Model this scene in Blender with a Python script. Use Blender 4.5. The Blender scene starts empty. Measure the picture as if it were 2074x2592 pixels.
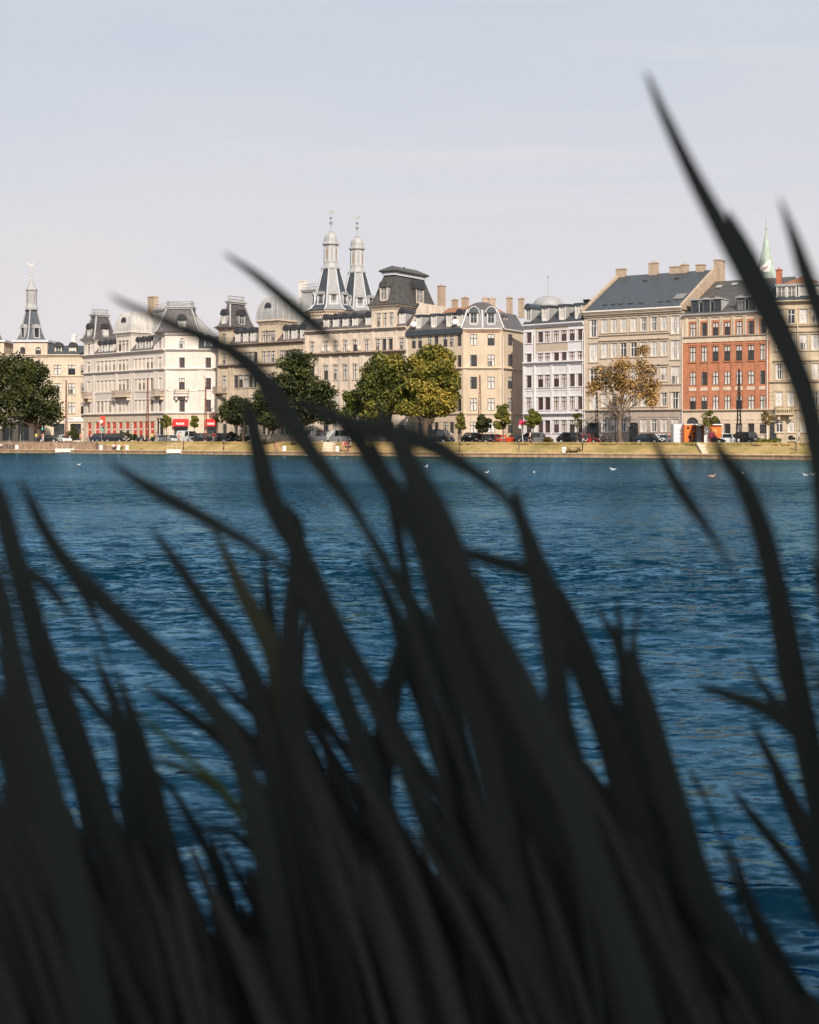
import bpy, math, random
import numpy as np
from mathutils import Vector, Matrix
random.seed(7); RNG = np.random.default_rng(11)
scene = bpy.context.scene
COL = scene.collection
rad = math.radians

# ---------------------------------------------------------------- camera
F, CX, HY, CH = 3560.0, 1037.0, 1109.0, 2.75      # focal length, centre column, horizon row of the 2074x2592 frame, eye height
cam_d = bpy.data.cameras.new("camera"); cam = bpy.data.objects.new("camera", cam_d); COL.objects.link(cam)
cam.location = (0, 0, CH); cam.rotation_euler = (rad(90), 0, 0)
cam_d.sensor_fit = 'VERTICAL'; cam_d.sensor_height = 36.0; cam_d.lens = 36.0 * F / 2592.0
cam_d.shift_y = -(1296.0 - HY) / 2592.0
cam_d.clip_start = 0.05; cam_d.clip_end = 20000
cam_d.dof.use_dof = True; cam_d.dof.focus_distance = 225.0; cam_d.dof.aperture_fstop = 6.4
scene.camera = cam

# ---------------------------------------------------------------- light
TO_SUN = Vector((0.19, -0.80, 0.56)).normalized()
w = bpy.data.worlds.new("World"); scene.world = w; w.use_nodes = True
nt = w.node_tree; nt.nodes.clear()
N = nt.nodes.new; L = nt.links.new
out = N('ShaderNodeOutputWorld'); bg = N('ShaderNodeBackground')
sky = N('ShaderNodeTexSky'); sky.sky_type = 'NISHITA'; sky.sun_disc = False
sky.sun_elevation = math.asin(TO_SUN.z); sky.sun_rotation = math.atan2(TO_SUN.x, TO_SUN.y)
sky.air_density = 1.0; sky.dust_density = 2.2; sky.ozone_density = 1.5; sky.altitude = 10
# thin milky veil of high cloud that thickens towards the horizon
tc = N('ShaderNodeTexCoord'); sx = N('ShaderNodeSeparateXYZ'); L(tc.outputs['Generated'], sx.inputs[0])
mp = N('ShaderNodeMapping'); mp.inputs['Scale'].default_value = (1.2, 1.2, 5.0); L(tc.outputs['Generated'], mp.inputs[0])
nz = N('ShaderNodeTexNoise'); nz.inputs['Scale'].default_value = 1.6; nz.inputs['Detail'].default_value = 5; L(mp.outputs[0], nz.inputs[0])
mr = N('ShaderNodeMapRange'); L(sx.outputs['Z'], mr.inputs['Value'])
mr.inputs['From Min'].default_value = 0.0; mr.inputs['From Max'].default_value = 0.42
mr.inputs['To Min'].default_value = 0.90; mr.inputs['To Max'].default_value = 0.80
nm = N('ShaderNodeMapRange'); L(nz.outputs['Fac'], nm.inputs['Value'])
nm.inputs['From Min'].default_value = 0.35; nm.inputs['From Max'].default_value = 0.7
nm.inputs['To Min'].default_value = -0.05; nm.inputs['To Max'].default_value = 0.14
ad = N('ShaderNodeMath'); ad.operation = 'ADD'; ad.use_clamp = True; L(mr.outputs[0], ad.inputs[0]); L(nm.outputs[0], ad.inputs[1])
veil = N('ShaderNodeValToRGB'); L(sx.outputs['Z'], veil.inputs[0])
veil.color_ramp.elements[0].position = 0.0; veil.color_ramp.elements[0].color = (6.1, 5.6, 5.68, 1)
veil.color_ramp.elements[1].position = 0.32; veil.color_ramp.elements[1].color = (4.8, 5.15, 5.6, 1)
mx = N('ShaderNodeMix'); mx.data_type = 'RGBA'
L(ad.outputs[0], mx.inputs['Factor']); L(sky.outputs[0], mx.inputs['A']); L(veil.outputs[0], mx.inputs['B'])
w_mp = N('ShaderNodeMapping'); w_mp.inputs['Scale'].default_value = (1.0, 1.0, 9.0); w_mp.inputs['Rotation'].default_value = (0, rad(6), 0); L(tc.outputs['Generated'], w_mp.inputs[0])
w_nz = N('ShaderNodeTexNoise'); w_nz.inputs['Scale'].default_value = 2.2; w_nz.inputs['Detail'].default_value = 7; w_nz.inputs['Roughness'].default_value = .6; w_nz.inputs['Distortion'].default_value = .6; L(w_mp.outputs[0], w_nz.inputs[0])
w_mr = N('ShaderNodeMapRange'); L(w_nz.outputs['Fac'], w_mr.inputs['Value']); w_mr.inputs['From Min'].default_value = .48; w_mr.inputs['From Max'].default_value = .78; w_mr.inputs['To Max'].default_value = .6
w_mx = N('ShaderNodeMix'); w_mx.data_type = 'RGBA'; L(w_mr.outputs[0], w_mx.inputs['Factor']); L(mx.outputs['Result'], w_mx.inputs['A']); w_mx.inputs['B'].default_value = (6.1, 5.6, 5.75, 1)
L(w_mx.outputs['Result'], bg.inputs['Color']); bg.inputs['Strength'].default_value = 0.10
L(bg.outputs[0], out.inputs[0])
sd = bpy.data.lights.new("sun", 'SUN'); sd.energy = 4.0; sd.angle = rad(0.6); sd.color = (1.0, 0.90, 0.78)
sun = bpy.data.objects.new("sun", sd); COL.objects.link(sun); sun.rotation_euler = TO_SUN.to_track_quat('Z', 'Y').to_euler()
scene.view_settings.view_transform = 'Standard'; scene.view_settings.look = 'None'
scene.view_settings.exposure = 0.42; scene.view_settings.gamma = 1.0
try:
    scene.cycles.use_denoising = True; scene.cycles.max_bounces = 5; scene.cycles.transparent_max_bounces = 4
    scene.cycles.caustics_reflective = False; scene.cycles.caustics_refractive = False
except Exception: pass

# ---------------------------------------------------------------- helpers
WM = {}
def thing(name, label, cat, loc=(0, 0, 0), rot=0.0, group=None):
    o = bpy.data.objects.new(name, None); COL.objects.link(o); o.empty_display_size = 0.5
    M = Matrix.Translation(Vector(loc)) @ Matrix.Rotation(rot, 4, 'Z'); o.matrix_basis = M; WM[o.name] = M
    o['label'] = label; o['category'] = cat
    if group: o['group'] = group
    return o
def tag(o, label, cat, group=None):
    o['label'] = label; o['category'] = cat
    if group: o['group'] = group
    return o
def place(name, mesh, parent=None, M=None):
    o = bpy.data.objects.new(name, mesh); COL.objects.link(o)
    M = M or Matrix.Identity(4); WM[o.name] = M
    if parent is not None: o.parent = parent; o.matrix_basis = WM[parent.name].inverted() @ M
    else: o.matrix_basis = M
    return o
def copy_thing(root, loc, rot=0.0, label=None, scale=1.0):
    M = Matrix.Translation(Vector(loc)) @ Matrix.Rotation(rot, 4, 'Z') @ Matrix.Diagonal((scale, scale, scale, 1))
    def rec(o, par):
        c = o.copy(); COL.objects.link(c)
        if par is not None: c.parent = par; WM[c.name] = WM[par.name] @ o.matrix_basis
        for ch in o.children: rec(ch, c)
        return c
    c = root.copy(); COL.objects.link(c); c.matrix_basis = M; WM[c.name] = M
    for ch in root.children: rec(ch, c)
    if label: c['label'] = label
    return c

class MB:
    def __init__(s): s.v = []; s.f = []; s.m = []
    def poly(s, pts, m=0):
        b = len(s.v); s.v += [tuple(p) for p in pts]; s.f.append(tuple(range(b, b + len(pts)))); s.m.append(m); return s
    def box(s, x0, x1, y0, y1, z0, z1, m=0):
        b = len(s.v)
        s.v += [(x0, y0, z0), (x1, y0, z0), (x1, y1, z0), (x0, y1, z0), (x0, y0, z1), (x1, y0, z1), (x1, y1, z1), (x0, y1, z1)]
        for q in ((0, 3, 2, 1), (4, 5, 6, 7), (0, 1, 5, 4), (1, 2, 6, 5), (2, 3, 7, 6), (3, 0, 4, 7)):
            s.f.append(tuple(b + i for i in q)); s.m.append(m)
        return s
    def loft(s, rings, m=0, cap0=True, cap1=True, closed=True):
        b = len(s.v); n = len(rings[0])
        for r in rings: s.v += [tuple(p) for p in r]
        for i in range(len(rings) - 1):
            for j in range(n if closed else n - 1):
                k = (j + 1) % n
                s.f.append((b + i * n + j, b + i * n + k, b + (i + 1) * n + k, b + (i + 1) * n + j)); s.m.append(m)
        if cap0: s.f.append(tuple(b + j for j in reversed(range(n)))); s.m.append(m)
        if cap1: s.f.append(tuple(b + (len(rings) - 1) * n + j for j in range(n))); s.m.append(m)
        return s
    def tube(s, pts, rs, n=6, m=0):
        pts = [Vector(p) for p in pts]; rings = []
        for i, p in enumerate(pts):
            d = (pts[min(i + 1, len(pts) - 1)] - pts[max(i - 1, 0)])
            d = d.normalized() if d.length > 1e-9 else Vector((0, 0, 1))
            a = d.cross(Vector((0, 1, 0.01)))
            if a.length < 0.1: a = d.cross(Vector((1, 0, 0)))
            a.normalize(); c = d.cross(a); r = rs[i] if hasattr(rs, '__len__') else rs
            rings.append([p + a * (r * math.cos(t * 2 * math.pi / n)) + c * (r * math.sin(t * 2 * math.pi / n)) for t in range(n)])
        return s.loft(rings, m)
    def lathe(s, prof, n=12, c=(0, 0), ph=0.0, m=0, sq=None):
        rings = [[(c[0] + r * math.cos(ph + t * 2 * math.pi / n), c[1] + r * math.sin(ph + t * 2 * math.pi / n), z) for t in range(n)] for r, z in prof]
        return s.loft(rings, m)
    def prism_y(s, poly, y0, y1, m=0):                       # polygon in x,z pulled along y
        return s.loft([[(x, y0, z) for x, z in poly], [(x, y1, z) for x, z in poly]], m)
    def ball(s, c, r, n=8, k=6, m=0):
        r = r if hasattr(r, '__len__') else (r, r, r)
        rings = []
        for i in range(k + 1):
            t = math.pi * i / k; q = max(math.sin(t), 0.02)
            rings.append([(c[0] + r[0] * q * math.cos(2 * math.pi * j / n), c[1] + r[1] * q * math.sin(2 * math.pi * j / n), c[2] - r[2] * math.cos(t)) for j in range(n)])
        return s.loft(rings, m)
    def mesh(s, name, mats, smooth=False):
        me = bpy.data.meshes.new(name); me.from_pydata(s.v, [], s.f)
        for x in (mats if isinstance(mats, (list, tuple)) else [mats]): me.materials.append(x)
        if any(s.m): me.polygons.foreach_set('material_index', s.m)
        if smooth: me.polygons.foreach_set('use_smooth', [True] * len(s.f))
        me.update(); return me
    def obj(s, name, mats, parent=None, M=None, smooth=False): return place(name, s.mesh(name, mats, smooth), parent, M)

def npmesh(name, verts, quads, mat):
    me = bpy.data.meshes.new(name); nv, nf = len(verts), len(quads)
    me.vertices.add(nv); me.vertices.foreach_set('co', np.asarray(verts, np.float32).ravel())
    me.loops.add(nf * 4); me.loops.foreach_set('vertex_index', np.asarray(quads, np.int32).ravel())
    me.polygons.add(nf); me.polygons.foreach_set('loop_start', np.arange(nf, dtype=np.int32) * 4)
    me.polygons.foreach_set('loop_total', np.full(nf, 4, np.int32))
    me.materials.append(mat); me.update(calc_edges=True); return me

# ---------------------------------------------------------------- materials
MATS = {}
def mat(name, col, rough=0.8, var=0.12, scale=0.6, spec=0.3, col2=None, bump=0.0, bscale=20.0, metal=0.0, stretch=(1, 1, 1), lo=0.35, hi=0.7, streak=0.0):
    if name in MATS: return MATS[name]
    m = bpy.data.materials.new(name); m.use_nodes = True; t = m.node_tree; P_ = t.nodes['Principled BSDF']
    P_.inputs['Roughness'].default_value = rough; P_.inputs['Specular IOR Level'].default_value = spec; P_.inputs['Metallic'].default_value = metal
    co = t.nodes.new('ShaderNodeTexCoord'); ma = t.nodes.new('ShaderNodeMapping'); ma.inputs['Scale'].default_value = stretch
    t.links.new(co.outputs['Object'], ma.inputs[0])
    n = t.nodes.new('ShaderNodeTexNoise'); n.inputs['Scale'].default_value = scale; n.inputs['Detail'].default_value = 6; n.inputs['Roughness'].default_value = 0.65
    t.links.new(ma.outputs[0], n.inputs[0])
    r = t.nodes.new('ShaderNodeValToRGB'); t.links.new(n.outputs['Fac'], r.inputs[0])
    c2 = col2 or tuple(c * (1 - 2.2 * var) for c in col)
    r.color_ramp.elements[0].position = lo; r.color_ramp.elements[0].color = (*c2, 1)
    r.color_ramp.elements[1].position = hi; r.color_ramp.elements[1].color = (*[min(1, c * (1 + var * 0.5)) for c in col], 1)
    last = r.outputs['Color']
    if streak > 0:                                           # rain streaks and soot, running down the face
        m2 = t.nodes.new('ShaderNodeMapping'); m2.inputs['Scale'].default_value = (1.4, 1.4, 0.12); t.links.new(co.outputs['Object'], m2.inputs[0])
        n2 = t.nodes.new('ShaderNodeTexNoise'); n2.inputs['Scale'].default_value = 1.5; n2.inputs['Detail'].default_value = 4; t.links.new(m2.outputs[0], n2.inputs[0])
        r2 = t.nodes.new('ShaderNodeValToRGB'); t.links.new(n2.outputs['Fac'], r2.inputs[0])
        r2.color_ramp.elements[0].position = 0.33; r2.color_ramp.elements[0].color = (1 - streak, 1 - streak, 1 - streak * 1.1, 1)
        r2.color_ramp.elements[1].position = 0.6; r2.color_ramp.elements[1].color = (1, 1, 1, 1)
        x = t.nodes.new('ShaderNodeMix'); x.data_type = 'RGBA'; x.blend_type = 'MULTIPLY'; x.inputs['Factor'].default_value = 1
        t.links.new(last, x.inputs['A']); t.links.new(r2.outputs['Color'], x.inputs['B']); last = x.outputs['Result']
    t.links.new(last, P_.inputs['Base Color'])
    if bump > 0:
        nb = t.nodes.new('ShaderNodeTexNoise'); nb.inputs['Scale'].default_value = bscale; nb.inputs['Detail'].default_value = 3
        t.links.new(ma.outputs[0], nb.inputs[0]); b = t.nodes.new('ShaderNodeBump'); b.inputs['Strength'].default_value = bump; b.inputs['Distance'].default_value = 0.05
        t.links.new(nb.outputs['Fac'], b.inputs['Height']); t.links.new(b.outputs[0], P_.inputs['Normal'])
    MATS[name] = m; return m
def leafmat(name, c1, c2, c3, scale=0.35, trans=0.25):
    m = bpy.data.materials.new(name); m.use_nodes = True; t = m.node_tree; P_ = t.nodes['Principled BSDF']; o = t.nodes['Material Output']
    co = t.nodes.new('ShaderNodeTexCoord'); n = t.nodes.new('ShaderNodeTexNoise'); n.inputs['Scale'].default_value = scale; n.inputs['Detail'].default_value = 4
    t.links.new(co.outputs['Object'], n.inputs[0])
    g = t.nodes.new('ShaderNodeNewGeometry'); a = t.nodes.new('ShaderNodeMath'); a.operation = 'MULTIPLY_ADD'
    t.links.new(g.outputs['Random Per Island'], a.inputs[0]); a.inputs[1].default_value = 0.34; a.inputs[2].default_value = -0.17
    s = t.nodes.new('ShaderNodeMath'); s.operation = 'ADD'; t.links.new(n.outputs['Fac'], s.inputs[0]); t.links.new(a.outputs[0], s.inputs[1])
    r = t.nodes.new('ShaderNodeValToRGB'); t.links.new(s.outputs[0], r.inputs[0])
    r.color_ramp.elements[0].position = 0.36; r.color_ramp.elements[0].color = (*c1, 1)
    e = r.color_ramp.elements.new(0.52); e.color = (*c2, 1)
    r.color_ramp.elements[-1].position = 0.70; r.color_ramp.elements[-1].color = (*c3, 1)
    t.links.new(r.outputs['Color'], P_.inputs['Base Color']); P_.inputs['Roughness'].default_value = 0.55; P_.inputs['Specular IOR Level'].default_value = 0.3
    tr = t.nodes.new('ShaderNodeBsdfTranslucent'); t.links.new(r.outputs['Color'], tr.inputs['Color'])
    mx = t.nodes.new('ShaderNodeMixShader'); mx.inputs[0].default_value = trans
    t.links.new(P_.outputs[0], mx.inputs[1]); t.links.new(tr.outputs[0], mx.inputs[2]); t.links.new(mx.outputs[0], o.inputs['Surface'])
    MATS[name] = m; return m
def rgb(r, g, b): return tuple(((c / 255) / 12.92 if c / 255 <= 0.04045 else ((c / 255 + 0.055) / 1.055) ** 2.4) for c in (r, g, b))

m_cream = mat('cream stucco', (0.66, 0.55, 0.43), streak=0.14, var=0.08)
m_white = mat('white stucco', (0.70, 0.625, 0.56), streak=0.12, var=0.05)
m_beige = mat('weathered sandstone', (0.65, 0.53, 0.40), streak=0.25, var=0.12, scale=0.5)
m_pink = mat('pale pink sandstone', (0.73, 0.61, 0.50), streak=0.22, var=0.10, scale=0.5)
m_ochre = mat('warm cream render', (0.60, 0.485, 0.36), streak=0.10, var=0.07)
m_lav = mat('cool white render', (0.74, 0.71, 0.72), streak=0.07, var=0.04)
m_taupe = mat('taupe render', (0.55, 0.455, 0.36), streak=0.10, var=0.06)
m_taupe_d = mat('grey rusticated stone', (0.43, 0.36, 0.31), streak=0.12, var=0.08)
m_brick = mat('orange red brick', (0.52, 0.215, 0.12), streak=0.14, var=0.12, scale=1.4, bump=0.2)
m_stone = mat('ivory stone trim', (0.66, 0.54, 0.41), streak=0.10, var=0.06)
m_sand = mat('yellow beige stone', (0.58, 0.47, 0.33), streak=0.18, var=0.08)
m_trim_w = mat('off white trim', (0.76, 0.70, 0.64), var=0.05)
m_stone_d = mat('dark cornice stone', (0.42, 0.32, 0.25), streak=0.25, var=0.15)  # darker brown streaked stone for cornices and small dark parts
m_slate = mat('dark blue slate', (0.060, 0.072, 0.085), rough=0.42, var=0.2, scale=2.5, spec=0.5, bump=0.3, bscale=6, streak=0.15)
m_slate_p = mat('purple grey slate', (0.125, 0.108, 0.11), rough=0.4, var=0.2, scale=2.0, spec=0.4, bump=0.3, bscale=6, streak=0.12)
m_slate_g = mat('olive grey slate', (0.10, 0.094, 0.088), rough=0.55, var=0.2, scale=1.5, streak=0.15)
m_slate_t = mat('blue grey spire slate', (0.12, 0.135, 0.155), rough=0.45, var=0.12, scale=1.5, streak=0.15)
m_zinc = mat('weathered zinc', (0.36, 0.355, 0.35), rough=0.5, var=0.08, scale=0.8, spec=0.5, streak=0.12)
m_zinc_w = mat('chalky white zinc', (0.62, 0.585, 0.54), rough=0.5, var=0.1, scale=0.8, streak=0.18)
m_zinc_l = mat('pale zinc', (0.42, 0.41, 0.40), rough=0.5, var=0.07, scale=0.8, streak=0.10)
m_slate_glare = mat('slate with painted sun glare', (0.28, 0.28, 0.285), rough=0.45, var=0.1, scale=1.5, streak=0.15)  # sun glare on slate put into the base colour
m_rib = mat('white lead ribs', (0.58, 0.58, 0.60), rough=0.5, var=0.05)
m_hood = mat('dark hood lead', (0.045, 0.045, 0.05), rough=0.5, var=0.1)
m_tile = mat('red roof tile', (0.36, 0.17, 0.10), var=0.15, scale=3)
m_chim = mat('buff chimney brick', (0.50, 0.38, 0.28), streak=0.2, var=0.12, scale=2)
m_chim_r = mat('red chimney brick', (0.42, 0.14, 0.08), streak=0.2, var=0.12, scale=2)
m_black = mat('black metal', (0.02, 0.02, 0.022), rough=0.5)
m_copper = mat('green copper', (0.42, 0.51, 0.43), rough=0.6, var=0.12, streak=0.2)
m_gilt = mat('pale gilt', (0.55, 0.52, 0.47), rough=0.5, var=0.05)
m_fr_dark = mat('dark brown window paint', (0.06, 0.045, 0.04), rough=0.5)
m_fr_red = mat('oxblood window paint', (0.16, 0.06, 0.05), rough=0.5)
m_fr_white = mat('white window paint', (0.72, 0.69, 0.64), rough=0.5)
m_gl_d = mat('dark window glass', (0.05, 0.055, 0.06), rough=0.08, spec=0.7, var=0.3, scale=1.2)
m_gl_m = mat('window glass with half drawn curtain', (0.30, 0.28, 0.26), rough=0.15, spec=0.6, var=0.35, scale=1.6, stretch=(3, 3, 0.5))
m_gl_l = mat('window glass with pale curtain', (0.84, 0.79, 0.73), rough=0.2, spec=0.6, var=0.22, scale=1.2, stretch=(3, 3, 0.6))
m_red = mat('red awning cloth', (0.78, 0.035, 0.03), rough=0.7, var=0.06)
m_redp = mat('red poster', (0.60, 0.07, 0.04), rough=0.6, var=0.06)
m_sign = mat('white sign board', (0.80, 0.78, 0.76), rough=0.6, var=0.03)
m_mast = mat('rust red painted steel', (0.22, 0.09, 0.06), rough=0.6)
# ---------------------------------------------------------------- facades
WCACHE = {}
def win_meshes(wd, h, kind, fm, tm):
    key = (round(wd, 2), round(h, 2), kind, fm.name, tm.name if tm else '')
    if key in WCACHE: return WCACHE[key]
    b = 0.08; a = wd / 2; m = MB(); y0, y1 = 0.05, 0.10
    m.box(-a, -a + b, y0, y1, 0, h); m.box(a - b, a, y0, y1, 0, h); m.box(-a + b, a - b, y0, y1, 0, b); m.box(-a + b, a - b, y0, y1, h - b, h)
    m.box(-0.055, 0.055, y0 - .01, y1, b, h - b); tz = h * 0.64
    m.box(-a + b, -0.055, y0, y1, tz - .05, tz + .05); m.box(0.055, a - b, y0, y1, tz - .05, tz + .05)
    if kind == 'grid':
        for q in (0.22, 0.43):
            m.box(-a + b, -0.045, y0, y1, h * q - .03, h * q + .03); m.box(0.045, a - b, y0, y1, h * q - .03, h * q + .03)
        for sx_ in (-a / 2, a / 2): m.box(sx_ - .03, sx_ + .03, y0 + .005, y1, b, h - b)
    fr = m.mesh('window', fm)
    pn = {}
    def pane(strips, bg_):
        q = MB(); y = .085; q.poly([(-a + .02, y, .02), (a - .02, y, .02), (a - .02, y, h - .02), (-a + .02, y, h - .02)], 0)
        for (x0, x1, z0, z1) in strips: q.poly([(x0 * a, y - .003, z0 * h + .03), (x1 * a, y - .003, z0 * h + .03), (x1 * a, y - .003, z1 * h - .03), (x0 * a, y - .003, z1 * h - .03)], 1)
        return q.mesh('pane', [bg_, m_gl_l])
    white = fm.name.startswith('white')
    pn['d'] = pane([(-.9, -.72, 0, 1)], m_gl_d); pn['m'] = pane([(-.9, .9, .62, 1)] if not white else [(-.9, -.45, 0, 1), (.55, .9, 0, 1)], m_gl_d)
    pn['l'] = pane([(-.9, -.22, 0, 1), (.22, .9, 0, 1)] if white else [(-.9, -.10, 0, 1), (.10, .9, 0, 1)], m_gl_d); pn['f'] = pane([(-.92, .92, 0, 1)], m_gl_m); pn['h'] = pane([(-.9, .9, .45, 1), (.3, .9, 0, .45)], m_gl_m)
    sr = None
    if tm:
        m = MB(); t = 0.16
        m.box(-a - t, -a - .003, -0.05, .003, 0, h); m.box(a + .003, a + t, -0.05, .003, 0, h)
        m.box(-a - t - .06, a + t + .06, -0.10, .003, h + .003, h + .20); m.box(-a - t - .04, a + t + .04, -0.13, .003, -0.14, -.003)
        if kind == 'hood':
            m.box(-a - .35, a + .35, -0.28, .003, h + .34, h + .50); m.box(-a - .1, a + .1, -0.06, .003, h + .203, h + .337)
        if kind == 'seg':
            n = 6
            for i in range(n):
                x0 = -a - .2 + (2 * a + .4) * i / n; x1 = -a - .2 + (2 * a + .4) * (i + 1) / n
                zf = lambda x: h + .204 + .22 * (1 - (x / (a + .2)) ** 2)
                m.prism_y([(x0, h + .204), (x1, h + .204), (x1, zf(x1)), (x0, zf(x0))], -0.16, .003)
        sr = m.mesh('surround', tm)
    WCACHE[key] = (fr, pn, sr); return WCACHE[key]

class Fac:
    """vertical plane between two columns of the picture at known distances: local x along it, y inwards, z up"""
    def __init__(s, xa, Ya, xb, Yb, pts=None):
        if pts: s.A, s.B = Vector(pts[0]), Vector(pts[1])
        else: s.A = Vector(((xa - CX) / F * Ya, Ya, 0)); s.B = Vector(((xb - CX) / F * Yb, Yb, 0))
        d = s.B - s.A; s.W = d.length; s.d = d.normalized(); s.n = Vector((-s.d.y, s.d.x, 0))
        s.M = Matrix(((s.d.x, s.n.x, 0, s.A.x), (s.d.y, s.n.y, 0, s.A.y), (0, 0, 1, 0), (0, 0, 0, 1)))
        s.ops = []; s.G = 2.0
    def u(s, px, y=0.0):
        t = (px - CX) / F; A = s.A + s.n * y
        return (A.x - t * A.y) / (t * s.d.y - s.d.x)
    def Y(s, px, y=0.0): return (s.A + s.n * y + s.d * s.u(px, y)).y
    def z(s, px, py, y=0.0): return CH + (HY - py) * s.Y(px, y) / F
    def at(s, u, y=0, z=0): return s.M @ Vector((u, y, z))
    def side(s, u, y0, y1):                                  # facade of the right-hand flank starting at u
        a = s.at(u, y0); b = s.at(u, y1); return Fac(0, 0, 0, 0, pts=((a.x, a.y, 0), (b.x, b.y, 0)))
    def win(s, par, u, z0, wd, h, kind='cross', fm=None, tm=None, light=0.5):
        fr, pn, sr = win_meshes(wd, h, kind, fm or m_fr_dark, tm)
        M = s.M @ Matrix.Translation((u, 0, z0)); o = place('window', fr, par, M)
        r = random.random(); k = random.choice('lllfh') if r < light else ('m' if r < light + 0.25 else 'd')
        place('pane', pn[k], o, M)
        if sr: place('surround', sr, o, M)
        s.ops.append((u - wd / 2, u + wd / 2, z0, z0 + h, 'arch' if kind == 'arch' else ('sego' if kind in ('seg', 'segp') else '')))
    def row(s, par, cols, xr, yt, yb, wd, **k):              # one storey of windows: columns in picture x, heights read at column xr
        z1, z0 = s.z(xr, yt), s.z(xr, yb)
        for c in cols: s.win(par, s.u(c), z0, wd, z1 - z0, **k)
    def hole(s, u, z0, wd, h, arch=''): s.ops.append((u - wd / 2, u + wd / 2, z0, z0 + h, arch))
    def wall(s, name, par, mt, u0, u1, z0, z1, y=0.0, dep=0.20, label=None):
        ops = [o for o in s.ops if o[0] < u1 and o[1] > u0 and o[2] < z1 and o[3] > z0]
        us = sorted({u0, u1} | {min(max(q, u0), u1) for o in ops for q in o[:2]}); zs = sorted({z0, z1} | {min(max(q, z0), z1) for o in ops for q in o[2:4]})
        m = MB()
        for j in range(len(zs) - 1):
            zc = (zs[j] + zs[j + 1]) / 2; run = None
            for i in range(len(us) - 1):
                uc = (us[i] + us[i + 1]) / 2
                inside = any(o[0] < uc < o[1] and o[2] < zc < o[3] for o in ops)
                if not inside: run = us[i] if run is None else run
                if run is not None and (inside or i == len(us) - 2):
                    e = us[i] if inside else us[i + 1]
                    m.poly([(run, y, zs[j]), (e, y, zs[j]), (e, y, zs[j + 1]), (run, y, zs[j + 1])]); run = None
        for a, b, c, d, k in ops:
            c2, d2 = max(c, z0), min(d, z1); Y_ = y + dep
            m.poly([(a, y, c2), (a, y, d2), (a, Y_, d2), (a, Y_, c2)]); m.poly([(b, y, c2), (b, Y_, c2), (b, Y_, d2), (b, y, d2)])
            m.poly([(a, y, d2), (b, y, d2), (b, Y_, d2), (a, Y_, d2)]); m.poly([(a, y, c2), (a, Y_, c2), (b, Y_, c2), (b, y, c2)])
            if k:
                r = (b - a) / 2; hh = r if k == 'arch' else r * 0.35; zt = d2 - 0.001
                for sg in (-1, 1):
                    pts = [((a + b) / 2 + sg * r * math.cos(t), zt - hh + hh * math.sin(t)) for t in [i * math.pi / 2 / 5 for i in range(6)]]
                    cx_ = a if sg < 0 else b
                    for i in range(5):
                        m.poly([(cx_, y + .004, zt), (pts[i][0], y + .004, pts[i][1]), (pts[i + 1][0], y + .004, pts[i + 1][1])])
                        m.poly([(pts[i][0], y + .004, pts[i][1]), (pts[i + 1][0], y + .004, pts[i + 1][1]), (pts[i + 1][0], Y_, pts[i + 1][1]), (pts[i][0], Y_, pts[i][1])])
        o = m.obj(name, mt, par, s.M)
        if label: o['label'] = label
        return o
    def strip(s, name, par, mt, u0, u1, z, h, outw=0.2, y=0.0, steps=1):
        m = MB()
        if steps == 1: m.box(u0, u1, y - outw, y + .003, z, z + h)
        else:
            for i in range(steps):
                o_ = outw * (i + 1) / steps; m.box(u0 - (0.001 * i), u1 + 0.001 * i, y - o_, y + .003, z + h * i / steps, z + h * (i + 1) / steps - .002)
        return m.obj(name, mt, par, s.M)
    def box(s, name, par, mt, u0, u1, y0, y1, z0, z1, **k): return MB().box(u0, u1, y0, y1, z0, z1).obj(name, mt, par, s.M, **k)
    def body(s, par, mt, u0, u1, dep, z0, z1, name='rear_wall'):
        m = MB(); e = 0.003
        m.poly([(u0, e, z0), (u0, dep, z0), (u0, dep, z1), (u0, e, z1)]); m.poly([(u1, e, z0), (u1, e, z1), (u1, dep, z1), (u1, dep, z0)])
        m.poly([(u0, dep, z0), (u1, dep, z0), (u1, dep, z1), (u0, dep, z1)]); m.poly([(u0, 0.3, z1 - .02), (u1, 0.3, z1 - .02), (u1, dep, z1 - .02), (u0, dep, z1 - .02)])
        return m.obj(name, mt, par, s.M)
    def mansard(s, par, mt, u0, u1, z0, z1, dy, y0=-0.25, dep=12.0, bow=0.0, name='roof', top=None):
        prof = [(y0, z0), (y0, z0 + .12)] + [(y0 + dy * t + bow * math.sin(t * math.pi), z0 + .12 + (z1 - z0 - .12) * t) for t in (0.25, 0.5, 0.75, 1.0)]
        if top: prof += [(top[0], top[1]), (dep, z0)]
        else: prof += [(dep - dy, z1 + .05), (dep, z0)]
        m = MB(); m.loft([[(u0, a, b) for a, b in prof], [(u1, a, b) for a, b in prof]]); o = m.obj(name, mt, par, s.M); return o
    def dormer(s, par, u, z0, wd, h, y=0.0, dep=2.6, hood='arch', cheek=None, hoodm=None, fm=None, face=None, light=0.6, glass=None):
        cheek = cheek or m_zinc; hoodm = hoodm or m_hood; fm = fm or m_fr_white; face = face or m_trim_w
        M = s.M @ Matrix.Translation((u, y, z0)); a = wd / 2; t = 0.18
        m = MB(); m.box(-a - t, -a, 0, dep, 0, h, 0); m.box(a, a + t, 0, dep, 0, h, 0)
        m.box(-a - t, -a - .0, -.03, -.002, -.1, h, 1); m.box(a, a + t, -.03, -.002, -.1, h, 1); m.box(-a, a, -.06, dep, -.2, 0, 1); m.box(-a, a, 0.0, dep, h - .12, h, 1)
        o = m.obj('dormer', [cheek, face], par, M)
        m = MB(); R = a + t + .12
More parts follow.
